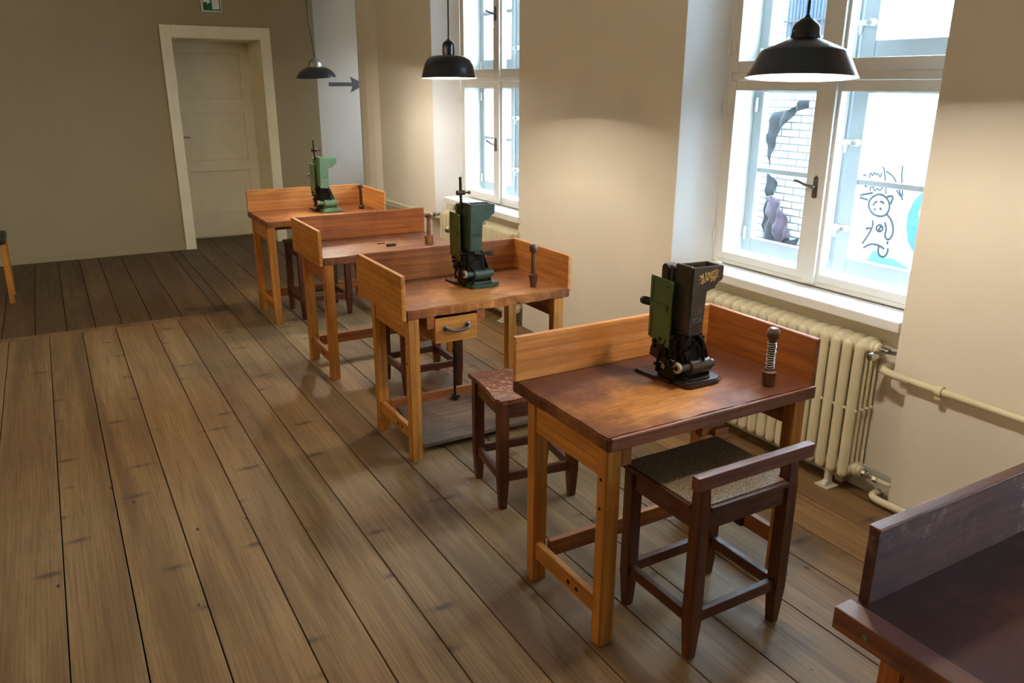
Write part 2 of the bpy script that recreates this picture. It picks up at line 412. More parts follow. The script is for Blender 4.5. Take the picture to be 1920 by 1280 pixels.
# ---- passage to the right behind the last pier, with its own window
mb = MB()
mb.box(2.80, 4.25, 9.62, 9.9, -0.02, H)
struct('wall_passage_back', mb, M_GREY)
mb = MB()
mb.box(3.345, 4.25, 8.2, 8.4, -0.02, H)
mb.box(4.1, 4.25, 8.4, 9.62, -0.02, 1.4); mb.box(4.1, 4.25, 8.4, 9.62, 2.3, H)
mb.box(4.1, 4.25, 8.4, 8.8, 1.2, 2.3); mb.box(4.1, 4.25, 9.15, 9.62, 1.2, 2.3)
struct('wall_passage_right', mb, M_GREY)
# arrow on the passage wall
pts = [(3.03, 1.728), (3.32, 1.728), (3.295, 1.655), (3.49, 1.752), (3.295, 1.838), (3.32, 1.772), (3.03, 1.772)]
a = MB().prism(pts, 9.616, 9.62, 'y').obj('direction_arrow', plain('arrow_grey', (96, 90, 94), 0.6), label='dark grey arrow pointing right on the pale wall beyond the last pier', cat='arrow sign')
a['category'] = 'sign'

# baseboards
struct('baseboard_back', MB().box(X0, 1.19, 9.285, 9.3, 0, 0.065, bev=0.003).box(2.31, 2.80, 9.285, 9.3, 0, 0.065, bev=0.003), M_FARW)
struct('baseboard_left', MB().box(X0, X0 + .015, Y0, 9.28, 0, 0.065), M_DOOR)
mb = MB()
for a, c in ((1.832, 3.398), (4.957, 6.558)):
    mb.box(2.998, 3.02, a, c, 0, 0.085, bev=0.003); mb.box(3.004, 3.02, a, c, 0.085, 0.115, bev=0.004)
struct('baseboard_right', mb, plain('niche_skirting', (196, 196, 182), 0.5, var=0.04))

# ---- door
d = empty('door_1', (1.29, 9.93, 0)); d['kind'] = 'structure'
mb = MB(); W, T = 0.912, 2.21
mb.box(0.0, 0.10, 0, 0.04, 0.012, T); mb.box(W - 0.10, W, 0, 0.04, 0.012, T)
for z0, z1 in ((0.012, 0.28), (0.79, 0.89), (1.44, 1.575), (2.09, T)): mb.box(0.10, W - .10, 0, 0.04, z0, z1)
mb.box(0.1, W - .1, 0.022, 0.035, 0.012, T)
for z0, z1 in ((0.28, 0.79), (0.89, 1.44), (1.575, 2.09)):
    mb.box(0.1, W - .1, -0.006, 0.016, z0, z0 + 0.016, bev=0.004); mb.box(0.1, W - .1, -0.006, 0.016, z1 - 0.016, z1, bev=0.004); mb.box(0.1, 0.115, -0.004, 0.016, z0, z1, bev=0.004); mb.box(W - .115, W - 0.1, -0.004, 0.016, z0, z1, bev=0.004)
mb.obj('door_leaf', M_DOOR, d)
mb = MB(); mb.box(0.035, 0.06, -0.006, 0, 1.0, 1.24, bev=0.002); mb.cyl((0.048, -0.005, 1.17), (0.048, -0.05, 1.17), 0.008)
mb.tube([(0.048, -0.045, 1.17), (0.10, -0.052, 1.172), (0.165, -0.046, 1.165)], 0.008, 8, 1)
mb.obj('door_handle', M_STEEL, d)
mb = MB()
cx0, cx1 = -0.10, 1.015
mb.box(cx0, 0.005, -0.655, -0.63, 0, 2.325, bev=0.004); mb.box(cx1 - 0.11, cx1, -0.655, -0.63, 0, 2.325, bev=0.004)
mb.box(0.005, cx1 - .11, -0.655, -0.63, 2.205, 2.325, bev=0.004)
mb.box(-0.005, 0.012, -0.632, -0.005, 0, 2.215); mb.box(0.905, 0.918, -0.632, -0.005, 0, 2.215); mb.box(0.01, 0.91, -0.632, -0.005, 2.2, 2.215)
mb.box(-0.004, 0.916, -0.008, 0.05, 0, 0.006)
mb.obj('door_frame', M_DOOR, d)

# ---- exit sign on the far wall
sg = empty('exit_sign', (1.625, 9.3, 2.47), label='green and white exit sign with arrow above the door', cat='sign')
gm = plain('sign_green', (12, 92, 52), 0.4, var=0.03); wm = plain('sign_white', (225, 230, 220), 0.4, var=0.02)
MB().box(0, 0.20, -0.03, 0, -0.005, 0.20, bev=0.002).obj('sign_box', wm, sg)
MB().box(0.016, 0.19, -0.032, -0.0295, 0.006, 0.195).obj('green_panel', gm, sg, label='green panel')
MB().box(0.105, 0.178, -0.034, -0.031, 0.018, 0.16).obj('door_symbol', wm, sg, label='white doorway symbol')
MB().prism([(0.022, 0.085), (0.06, 0.085), (0.057, 0.062), (0.094, 0.094), (0.055, 0.126), (0.06, 0.103), (0.022, 0.103)], -0.034, -0.031, 'y').obj('arrow_symbol', wm, sg, label='white arrow symbol')

# ---- windows
def make_window(name, dy):
    wdw = empty(name, (3.12, dy, 0)); wdw['kind'] = 'structure'
    P = lambda mb, nm, mat=M_PAINT, par=None: mb.obj(nm, mat, par or wdw)
    yl, yr = 3.185, 1.885; top = 2.79; b = 0.003
    mb = MB()   # fixed inner frame and box lining
    mb.box(0, 0.05, yl - 0.035, yl, 0.83, top, bev=b); mb.box(0, 0.05, yr, yr + 0.035, 0.83, top, bev=b)
    mb.box(0.001, 0.05, yr, yl, 0.83, 0.853, bev=b); mb.box(0.001, 0.05, yr, yl, top - 0.035, top, bev=b)
    mb.box(0.006, 0.05, yr, yl, 1.778, 1.813, bev=b)
    mb.box(0.05, 0.21, yl - 0.05, yl - 0.03, 0.83, top); mb.box(0.05, 0.21, yr + 0.03, yr + 0.05, 0.83, top)
    mb.box(0.05, 0.26, yr + 0.03, yl - .03, 0.80, 0.845); mb.box(0.05, 0.21, yr + .03, yl - .03, top - 0.03, top)
    mb.box(0.06, 0.20, yr + 0.04, yl - 0.04, 1.775, 1.80)
    P(mb, 'window_frame')
    ins = [('L', 2.505, 3.152, 2.601, 3.105), ('R', 1.918, 2.497, 1.962, 2.463)]
    zs = [(0.853, 1.776, 0.893, 1.727), (1.814, 2.757, 1.868, 2.70)]
    for side, y0, y1, g0, g1 in ins:
        for z0, z1, h0, h1 in zs:
            mb = MB(); xx0, xx1 = -0.006, 0.036
            mb.box(xx0, xx1, y0, g0, z0, z1, bev=0.004); mb.box(xx0, xx1, g1, y1, z0, z1, bev=0.004)
            mb.box(xx0 + .001, xx1, g0, g1, z0, h0, bev=0.004); mb.box(xx0 + .001, xx1, g0, g1, h1, z1, bev=0.004)
            if side == 'L':
                mb.box(-0.024, -0.004, 2.478, 2.548, z0 - 0.01, z1, bev=0.005)
            sash = P(mb, 'inner_sash')
            mb = MB(); mb.box(0.014, 0.018, g0 - .004, g1 + .004, h0 - .004, h1 + .004); mb.obj('pane', GLASS, sash)
            if side == 'L':
                hz = z0 + 0.45
                mb = MB(); mb.prism([(2.513, hz - 0.05), (2.527, hz - .055), (2.541, hz - 0.05), (2.538, hz + 0.04), (2.527, hz + 0.05), (2.516, hz + 0.04)], -0.03, -0.023, 'x')
                mb.cyl((-0.03, 2.527, hz), (-0.055, 2.527, hz), 0.009)
                mb.tube([(-0.052, 2.522, hz), (-0.058, 2.56, hz + 0.006), (-0.05, 2.605, hz + 0.018), (-0.052, 2.63, hz + 0.02)], 0.0075, 10, 1)
                mb.obj('window_handle', M_STEEL, sash)
                for q in (z0 + 0.12, z1 - 0.14):
                    mb = MB(); mb.cyl((-0.012, 3.17, q - 0.035), (-0.012, 3.17, q + 0.035), 0.009, seg=12)
                    mb.box(-0.009, -0.005, 3.125, 3.165, q - 0.03, q + 0.03, bev=0.001)
                    mb.obj('hinge', M_PAINT, sash)
    outs = [('L', 2.54, 3.135, 2.62, 3.075), ('R', 1.935, 2.53, 1.985, 2.452)]
    zo = [(0.88, 1.775, 0.955, 1.72, 1.322), (1.80, 2.757, 1.945, 2.70, 2.30)]
    for side, y0, y1, g0, g1 in outs:
        for z0, z1, h0, h1, zb in zo:
            mb = MB(); xx0, xx1 = 0.165, 0.205
            mb.box(xx0, xx1, y0, g0, z0, z1, bev=0.004); mb.box(xx0, xx1, g1, y1, z0, z1, bev=0.004)
            mb.box(xx0 + .001, xx1, g0, g1, z0, h0, bev=0.004); mb.box(xx0 + .001, xx1, g0, g1, h1, z1, bev=0.004)
            mb.box(xx0 + .008, xx1 - .006, g0, g1, zb - 0.013, zb + 0.013, bev=0.004)
            sash = P(mb, 'outer_sash', M_OUTER)
            mb = MB(); mb.box(0.184, 0.188, g0 - .004, g1 + .004, h0 - .004, h1 + .004); mb.obj('pane', GLASS, sash)
            if side == 'L':
                mb = MB(); mb.cyl((0.158, 2.55, z0 + 0.04), (0.158, 2.55, z1 - 0.05), 0.006, seg=10); mb.obj('bolt_rod', M_PAINT, sash)
                for q in (z0 + 0.22, z0 + 0.62):
                    mb = MB(); mb.box(0.15, 0.165, 2.46, 2.575, q - 0.012, q + 0.012, bev=0.004); mb.prism([(2.52, q - .012), (2.54, q - .012), (2.535, q - .05), (2.525, q - .05)], 0.15, 0.16, 'x')
                    mb.cyl((0.155, 2.468, q), (0.125, 2.468, q), 0.017, 0.014, 14)
                    lt = mb.obj('latch', M_PAINT, sash)
                    MB().cyl((0.124, 2.468, q), (0.119, 2.468, q), 0.010, seg=12).obj('latch_knob', M_STEEL, sash, label='steel latch knob')
                for q in (z0 + 0.1, z1 - 0.12):
                    mb = MB(); mb.cyl((0.158, 3.112, q - 0.035), (0.158, 3.112, q + 0.035), 0.009, seg=12); mb.obj('hinge', M_PAINT, sash)
    mb = MB(); mb.box(-0.19, 0.0, yr + 0.012 + (0.0), yl - 0.01 , 0.779, 0.826, bev=0.007)
    P(mb, 'window_sill', M_SILL)
    return wdw
make_window('window_1', 0.0); make_window('window_2', 3.10); make_window('window_4', -3.10)

# ================================================================== OUTSIDE
struct('ground', MB().box(4.25, 12, -4, 13.0, -0.12, -0.03).box(3.345, 4.25, -4, 8.2, -0.12, -0.03), plain('courtyard_paving', (190, 190, 186), 0.8))
def brick_mat():
    N = NT('pale_courtyard_brick'); tc = N.n('TexCoord'); mp = N.n('Mapping'); mp.inputs['Rotation'].default_value = (rad(90), 0, rad(90))
    sp = N.n('SeparateXYZ'); cb = N.n('CombineXYZ'); N.l(tc.outputs['Object'], sp.inputs[0]); N.l(sp.outputs[1], cb.inputs[0]); N.l(sp.outputs[2], cb.inputs[1])
    br = N.n('TexBrick'); N.l(cb.outputs[0], br.inputs['Vector']); br.inputs['Scale'].default_value = 1.0
    br.inputs['Brick Width'].default_value = 0.21; br.inputs['Row Height'].default_value = 0.065; br.inputs['Mortar Size'].default_value = 0.007
    br.inputs['Color1'].default_value = lin((196, 190, 180)); br.inputs['Color2'].default_value = lin((146, 142, 134)); br.inputs['Mortar'].default_value = lin((66, 72, 78))
    N.l(br.outputs['Color'], N.b.inputs['Base Color']); N.b.inputs['Roughness'].default_value = 0.9; return N.m
struct('wall_courtyard', MB().box(6.0, 6.3, 4.75, 13.0, -0.1, 2.55), brick_mat())
struct('wall_courtyard_white', MB().box(6.0, 6.3, -2.0, 4.75, -0.1, 1.75), wall_mat('pale_render', (214, 216, 218)))
# barred window in the brick wall
bw = empty('window_3', (6.0, 5.2, 2.17)); bw['kind'] = 'structure'
MB().box(-0.004, 0, -0.2, 0.21, 0, 0.62).obj('pane', plain('courtyard_pane', (50, 66, 84), 0.2), bw)
mb = MB()
for k in range(6): mb.cyl((-0.03, -0.19 + 0.076 * k, -0.03), (-0.03, -0.19 + 0.076 * k, 0.64), 0.007, seg=8)
for z in (0.12, 0.45): mb.box(-0.036, -0.0, -0.22, 0.23, z, z + 0.02)
mb.obj('window_bars', plain('bar_iron', (24, 30, 40), 0.5), bw)
# graffiti
def strokes(name, polys, width, rgb, closed=None, label=None, cat=None, fill=()):
    mb = MB(); x = 5.996
    for pl in polys:
        q = [(x, a, c) for a, c in pl]
        mb.tube(q, width, 8, 2, flat=None)
    for pl in fill: mb.prism(pl, x - 0.0, 6.001, 'x')
    o = mb.obj(name, plain(name + '_paint', rgb, 0.7, var=0.15), label=label, cat=cat)
    # press the round strokes flat against the wall
    for v in o.data.vertices: v.co.x = 5.9965 + (v.co.x - 5.996) * 0.12
    return o
D = {'head': [(4.252, 0.89), (4.309, 0.858), (4.334, 0.809), (4.318, 0.756), (4.27, 0.717), (4.211, 0.707), (4.157, 0.723), (4.13, 0.772), (4.134, 0.825), (4.166, 0.866), (4.211, 0.889), (4.252, 0.89)],
 'ear_r': [(4.168, 0.879), (4.105, 0.893), (4.128, 0.821)], 'ear_l': [(4.341, 0.831), (4.473, 0.848), (4.304, 0.895)],
 'brow1': [(4.287, 0.788), (4.271, 0.822), (4.247, 0.829)], 'brow2': [(4.226, 0.827), (4.206, 0.834), (4.183, 0.815)],
 'eye1': [(4.271, 0.772), (4.264, 0.759), (4.253, 0.76)], 'eye2': [(4.218, 0.783), (4.211, 0.768), (4.199, 0.772)],
 'body_l': [(4.272, 0.671), (4.261, 0.635), (4.269, 0.588), (4.297, 0.528), (4.339, 0.455)],
 'foot_l': [(4.322, 0.42), (4.265, 0.467), (4.182, 0.472), (4.121, 0.446)],
 'back': [(4.144, 0.734), (4.097, 0.696), (4.069, 0.637), (4.065, 0.565), (4.098, 0.523), (4.138, 0.549), (4.128, 0.61), (4.153, 0.669)],
 'leg_r': [(4.102, 0.518), (4.1, 0.486)], 'foot_r': [(4.176, 0.468), (4.177, 0.408), (4.145, 0.376), (4.105, 0.384), (4.086, 0.424), (4.089, 0.46)],
 'badge': [(4.2, 0.642), (4.225, 0.618), (4.221, 0.591), (4.19, 0.58), (4.164, 0.599), (4.164, 0.627), (4.2, 0.642)], 'badgel': [(4.183, 0.633), (4.202, 0.589)],
 'arm': [(4.328, 0.588), (4.277, 0.601)]}
T = {'t1': [(4.42, 1.023), (4.407, 1.038), (4.388, 1.022)], 't2': [(4.36, 1.011), (4.353, 1.066), (4.331, 1.027), (4.317, 1.069), (4.297, 1.039), (4.281, 1.063), (4.258, 1.021), (4.246, 1.071)],
 't3': [(4.249, 1.119), (4.223, 1.082), (4.182, 0.9)], 't4': [(4.213, 1.083), (4.148, 1.054), (4.112, 1.018), (4.022, 0.866)],
 't5': [(4.069, 1.139), (4.067, 1.07), (4.048, 0.985), (4.024, 0.874), (4.094, 0.941)], 't6': [(4.396, 0.939), (4.376, 0.946), (4.368, 0.933)],
 't7': [(4.332, 0.905), (4.338, 0.941), (4.307, 0.944), (4.29, 0.905), (4.27, 0.939), (4.246, 0.915), (4.221, 0.949)]}
strokes('graffiti_figure', D.values(), 0.0095, (4, 22, 34), label='line-drawn eared figure sprayed on the white courtyard wall', cat='graffiti')
strokes('graffiti_scribble', T.values(), 0.0065, (8, 24, 40), label='scribbled signature above the drawn figure on the courtyard wall', cat='graffiti')
strokes('graffiti_blob', [], 0.01, (44, 92, 122), fill=[[(3.70, 0.951), (3.806, 0.951), (3.869, 0.944), (3.923, 0.877), (3.96, 0.759), (3.956, 0.654), (3.923, 0.543), (3.861, 0.464), (3.716, 0.446), (3.80, 0.60), (3.85, 0.70), (3.87, 0.80), (3.80, 0.88)]], label='bright blue curved paint patch right of the drawn figure', cat='graffiti')
strokes('graffiti_hill', [], 0.01, (66, 116, 140), fill=[[(4.281, 0.28), (4.281, 0.304), (4.242, 0.387), (4.206, 0.426), (4.144, 0.367), (4.054, 0.384), (3.97, 0.363), (3.864, 0.319), (3.859, 0.28)]], label='pale blue paint patch under the feet of the drawn figure', cat='graffiti')
# torn cloths hanging against the brick wall
def cloth(name, pts, x, rgb, label):
    bm = bmesh.new(); n = 26
    ys = [p[0] for p in pts]; zs = [p[1] for p in pts]; y0, y1, z0, z1 = min(ys), max(ys), min(zs), max(zs)
    mb = MB(); b = bmesh.new(); vs = [b.verts.new((x, p[0], p[1])) for p in pts]; b.faces.new(vs)
    bmesh.ops.triangulate(b, faces=b.faces[:]); bmesh.ops.subdivide_edges(b, edges=b.edges[:], cuts=6, use_grid_fill=True)
    for v in b.verts: v.co.x += 0.025 * math.sin(v.co.y * 46 + v.co.z * 9) + 0.012 * math.sin(v.co.z * 38)
    for f in b.faces: f.smooth = True
    r = bmesh.ops.solidify(b, geom=b.faces[:], thickness=0.006); bm.free()
    mb.add(b); return mb.obj(name, plain(name + str(rgb[0]), rgb, 0.8, var=0.25, nscale=12), label=label, cat='cloth')
cloth('torn_cloth', [(5.458, 1.502), (5.35, 1.53), (5.246, 1.542), (5.1, 1.629), (5.008, 1.631), (5.015, 1.578), (5.182, 1.513), (5.322, 1.352), (5.402, 1.172), (5.436, 1.023), (5.45, 1.3)], 5.94, (26, 28, 34), 'upper grey torn cloth stretched to a point on the brick wall')
cloth('torn_cloth', [(5.43, 1.02), (5.361, 0.947), (5.296, 0.839), (5.283, 0.775), (5.392, 0.74), (5.42, 0.9)], 5.94, (14, 20, 32), 'narrow dark blue cloth hanging between the torn cloth and the pinkish one')
cloth('torn_cloth', [(5.409, 0.70), (5.33, 0.70), (5.25, 0.62), (5.2, 0.45), (5.08, 0.36), (5.0, 0.40), (5.027, 0.305), (5.259, 0.27), (5.418, 0.296), (5.436, 0.451)], 5.95, (14, 22, 36), 'dark blue cloth lowest on the brick wall')
cloth('torn_cloth', [(5.385, 0.73), (5.283, 0.775), (5.16, 0.66), (5.059, 0.524), (5.022, 0.414), (5.179, 0.338), (5.28, 0.5)], 5.89, (64, 50, 64), 'pinkish cloth draped over the dark blue cloth on the brick wall')

# ================================================================== RADIATORS AND PIPES
def capsule(mb, x, y, z0, z1, rx, ry, seg=14):
    n = 5; prof = []
    for i in range(n + 1): a = PI / 2 * i / n; prof.append((math.sin(a), z0 + (1 - math.cos(a)) * ry))
    for i in range(n + 1): a = PI / 2 * i / n; prof.append((math.cos(a), z1 - (1 - math.sin(a)) * ry))
    prof[0] = (0, z0); prof[-1] = (0, z1)
    mb.lathe(prof, seg, Matrix.Translation((x, y, 0)) @ Matrix.Diagonal((rx, ry, 1, 1)), cap=False)
def rad_section():
    mb = MB()
    xs = [0.020, 0.058, 0.092, 0.126]
    capsule(mb, xs[0], 0, 0.075, 0.715, 0.019, 0.0235)
    for x in xs[1:]: capsule(mb, x, 0, 0.085, 0.70, 0.013, 0.021)
    # headers: lozenge shaped hollow hubs joining the columns
    for z0, z1, s in ((0.655, 0.725, 1), (0.078, 0.145, -1)):
        pts = [(0.012, z0), (0.135, z0), (0.142, (z0 + z1) / 2), (0.13, z1 - 0.01 if s > 0 else z1), (0.075, z1 + (0.006 if s > 0 else 0)), (0.02, z1 - 0.008 if s > 0 else z1), (0.006, (z0 + z1) / 2)]
        b = MB(); b.prism(pts, -0.021, 0.021, 'y', bev=0.009)
        me = bpy.data.meshes.new('q'); b.bm.to_mesh(me); b.bm.free()
        bb = bmesh.new(); bb.from_mesh(me); bpy.data.meshes.remove(me); mb.add(bb, smooth=True)
        mb.cyl((0.075, -0.0305, (z0 + z1) / 2), (0.075, 0.0305, (z0 + z1) / 2), 0.026, seg=20)
    for x in xs:
        mb.ball((x, 0.023, 0.40), 0.008, seg=8); mb.ball((x, -0.023, 0.40), 0.008, seg=8)
    return mb
def make_radiator(y0, n, label, flip=False):
    r = empty('radiator', (2.868, y0, 0), label=label, cat='radiator', group='column radiators under the windows')
    pitch = 0.0605
    s0 = rad_section().obj('radiator_section', M_RAD, r); s0.location = (0, 0.03, 0)
    for k in range(1, n):
        s = s0.copy(); COL.objects.link(s); s.parent = r; s.location = (0, 0.03 + k * pitch, 0)
    L = n * pitch
    for yy in (0.10, L - 0.22):
        mb = MB()
        for dx in (0.0, 0.12):
            pass
        mb.prism([(-0.014, 0.0), (0.055, 0.0), (0.055, 0.012), (0.04, 0.02), (0.035, 0.085), (0.012, 0.085), (0.012, 0.03), (-0.014, 0.012)], yy - 0.014, yy + 0.014, 'y', bev=0.003)
        mb.box(-0.02, 0.058, yy - 0.036, yy + 0.036, 0, 0.007, bev=0.002)
        mb.box(0.03, 0.145, yy - 0.012, yy + 0.012, 0.06, 0.08, bev=0.003); mb.box(0.10, 0.125, yy - 0.02, yy + 0.02, 0, 0.08, bev=0.003)
        mb.obj('foot', plain('radiator_foot_paint', (206, 200, 184), 0.4, var=0.05), r)
    for z in (0.69, 0.112):
        MB().lathe([(0.03, 0), (0.03, 0.010), (0.024, 0.014), (0.024, 0.026), (0.018, 0.03)], 24, Matrix.Translation((0.075, 0, z)) @ Matrix.Rotation(rad(90), 4, 'X')).obj('end_plug', M_RAD, r)
    mb = MB(); z = 0.69
    mb.cyl((0.075, -0.03, z), (0.075, -0.07, z), 0.012); mb.lathe([(0.0, 0), (0.014, 0.002), (0.019, 0.012), (0.019, 0.05), (0.015, 0.056), (0.015, 0.066), (0.011, 0.07)], 20, Matrix.Translation((-0.03, -0.052, z - 0.012)) @ Matrix.Rotation(rad(90), 4, 'Y'))
    mb.cyl((0.03, -0.052, z - .012), (0.085, -0.052, z - .006), 0.011)
    mb.tube([(0.075, -0.05, z - 0.004), (0.10, -0.075, z - 0.012), (0.142, -0.10, z - 0.012)], 0.009, 10, 2)
    mb.obj('valve', M_CHROME, r, label='chrome thermostat valve')
    mb = MB(); z = 0.112
    mb.cyl((0.075, -0.03, z), (0.075, -0.052, z), 0.013, seg=6); mb.cyl((0.075, -0.05, z), (0.075, -0.10, z - 0.004), 0.010); mb.ball((0.075, -0.06, z), 0.017); mb.cyl((0.075, -0.09, z - .004), (0.075, -0.108, z - .004), 0.015, seg=6)
    mb.obj('lower_valve', M_CHROME, r, label='chrome lower valve')
    MB().tube([(0.075, -0.105, z - 0.004), (0.075, -0.155, z - 0.006), (0.085, -0.166, z - .006)], 0.0095, 10, 1).obj('supply_pipe', M_RAD, r)
    if flip:      # valves at the other end
        for o in r.children:
            if o.name.split('.')[0] in ('valve', 'lower_valve', 'supply_pipe'):
                o.data.transform(Matrix.Translation((0, L, 0)) @ Matrix.Scale(-1, 4, (0, 1, 0))); o.data.flip_normals()
    return r
make_radiator(1.998, 18, 'cream ribbed radiator under the nearest window, behind the front workbench')
make_radiator(5.035, 20, 'cream ribbed radiator under the far window, behind the second workbench', True)

mb = MB()
mb.tube([(3.03, 1.955, 0.605), (2.955, 1.955, 0.612), (2.925, 1.94, 0.614), (2.915, 1.90, 0.609), (2.915, 1.80, 0.606)], 0.0165, 14, 2)
mb.cyl((2.915, 1.81, 0.606), (2.915, -2.55, 0.60), 0.0145, seg=14)
p = mb.obj('heating_pipe', M_RAD, label='long cream heating pipe running along the near pier at knee height', cat='pipe')
mb = MB(); mb.lathe([(0.0145, -0.013), (0.022, -0.013), (0.022, 0.013), (0.0145, 0.013)], 20, Matrix.Translation((2.915, 1.67, 0.605)) @ Matrix.Rotation(rad(90), 4, 'X'), cap=False)
mb.cyl((2.925, 1.67, 0.605), (2.955, 1.67, 0.603), 0.006); mb.box(2.905, 2.925, 1.655, 1.685, 0.572, 0.59, bev=0.003); mb.cyl((2.915, 1.67, .565), (2.915, 1.67, .59), 0.006)
mb.obj('pipe_clamp', M_RAD, p)
mb = MB(); mb.tube([(3.02, 1.90, 0.03), (2.945, 1.90, 0.035), (2.918, 1.885, 0.037), (2.91, 1.85, 0.034), (2.925, 1.75, 0.03), (2.93, 0.8, 0.03), (2.93, -2.5, 0.03)], 0.016, 14, 2)
mb.obj('heating_pipe', M_RAD, label='low cream heating pipe bending out of the radiator niche at floor level', cat='pipe')
mb = MB(); mb.tube([(3.03, 6.50, 0.63), (2.96, 6.50, 0.635), (2.93, 6.52, 0.637), (2.925, 6.56, 0.635), (2.925, 8.2, 0.63)], 0.0165, 12, 2)
mb.obj('heating_pipe', M_RAD, label='cream heating pipe along the far pier behind the second workbench row', cat='pipe')

# ================================================================== WORKBENCHES
HONEY = ((206, 136, 52), (164, 98, 30))
def worn_bench_top(name, worn, mid, dark, centre, size, rough=0.42):
    k = (name,)
    if k in MATS: return MATS[k]
    N = NT(name); v = N.coords((1, 1, 1), False); vg = N.coords((1.5, 22, 22), False)
    f1 = N.noise(vg, 2.2, 4, 0.6, 0.5); f2 = N.noise(vg, 9, 5, 0.7); w1 = N.noise(v, 5, 5, 0.65, 0.3)
    sb = N.n('VectorMath', operation='SUBTRACT'); N.l(v, sb.inputs[0]); sb.inputs[1].default_value = centre
    dv = N.n('VectorMath', operation='DIVIDE'); N.l(sb.outputs[0], dv.inputs[0]); dv.inputs[1].default_value = size
    ln = N.n('VectorMath', operation='LENGTH'); N.l(dv.outputs[0], ln.inputs[0])
    ma = N.n('Math', operation='MULTIPLY_ADD'); N.l(w1, ma.inputs[0]); ma.inputs[1].default_value = 1.5; N.l(ln.outputs['Value'], ma.inputs[2])
    ms = N.n('Math', operation='MULTIPLY_ADD'); N.l(f1, ms.inputs[0]); ms.inputs[1].default_value = 0.5; N.l(ma.outputs[0], ms.inputs[2])
    md = N.n('Math', operation='MULTIPLY'); N.l(ms.outputs[0], md.inputs[0]); md.inputs[1].default_value = 0.4
    col = N.ramp(md.outputs[0], [(0.50, lin(worn)), (0.64, lin(mid)), (0.84, lin(dark))])
    dk = tuple(x * 0.45 for x in lin(mid)[:3]) + (1,)
    col = N.mix(N.ramp(f2, [(0.36, (0.6,) * 3), (0.56, G0)]), col, dk)
    b = N.noise(v, 7.5, 5, 0.6, 0.5)
    col = N.mix(N.ramp(b, [(0.62, G0), (0.72, (0.8,) * 3)]), col, tuple(x * 0.35 for x in lin(dark)[:3]) + (1,))
    N.b.inputs['Specular IOR Level'].default_value = 0.28
    N.l(col, N.b.inputs['Base Color']); N.l(N.ramp(w1, [(0.3, (rough - .08,) * 3), (0.7, (rough + .12,) * 3)]), N.b.inputs['Roughness'])
    N.bump(f2, 0.25, 0.0015); MATS[k] = N.m; return N.m
def W(kind, axis):
    if kind == 'top_dark': return worn_bench_top('front_bench_top', (190, 128, 68), (140, 86, 46), (84, 42, 24), (0.30, 0.17, 0.75), (0.44, 0.26, 1), 0.5)
    if kind == 'top_worn': return worn_bench_top('second_bench_top', (200, 130, 68), (166, 102, 52), (116, 66, 36), (0.45, 0.15, 0.76), (0.50, 0.30, 1))
    if kind == 'top_grey': return worn_bench_top('third_bench_top', (164, 108, 70), (138, 86, 54), (104, 60, 38), (0.4, 0.2, 0.77), (0.6, 0.3, 1))
    if kind == 'maroon': return worn_bench_top('maroon_bench_top', (104, 44, 28), (84, 34, 22), (52, 20, 14), (0.5, 0.1, 0.75), (0.6, 0.4, 1), 0.5)
    if kind == 'honey': return wood('honey_pine', *HONEY, axis, 0.5, 0.5)
    if kind == 'board': return wood('bright_pine_board', (224, 152, 78), (178, 110, 50), axis, 0.5, 0.45)
    if kind == 'amber': return wood('amber_pine', (176, 102, 42), (130, 68, 24), axis, 0.48, 0.6)
    if kind == 'top_dark': return wood('stained_top', (148, 88, 50), (84, 44, 30), axis, 0.42, 0.75, (64, 34, 30), 0.85)
    if kind == 'top_worn': return wood('worn_top', (168, 108, 66), (126, 74, 44), axis, 0.45, 0.7, (98, 58, 40), 0.6)
    if kind == 'top_grey': return wood('greyed_top', (160, 108, 74), (124, 78, 54), axis, 0.5, 0.6, (112, 82, 66), 0.6)
    if kind == 'maroon': return wood('maroon_top', (66, 36, 30), (40, 21, 19), axis, 0.42, 0.6, (50, 26, 24), 0.5)
    if kind == 'scuffed': return wood('scuffed_maroon', (104, 58, 48), (66, 34, 30), axis, 0.5, 0.6, None, 0, 1.0, (158, 126, 116))
    if kind == 'dark': return wood('dark_stool_wood', (108, 54, 26), (66, 32, 14), axis, 0.45, 0.6)
    if kind == 'red': return wood('reddish_wood', (124, 72, 50), (84, 44, 30), axis, 0.5, 0.5)
    if kind == 'edge': return wood('worn_edge_wood', (150, 88, 56), (96, 50, 36), axis, 0.5, 0.8, (76, 42, 38), 0.7)
def jitter_top(mb, amp):
    pass
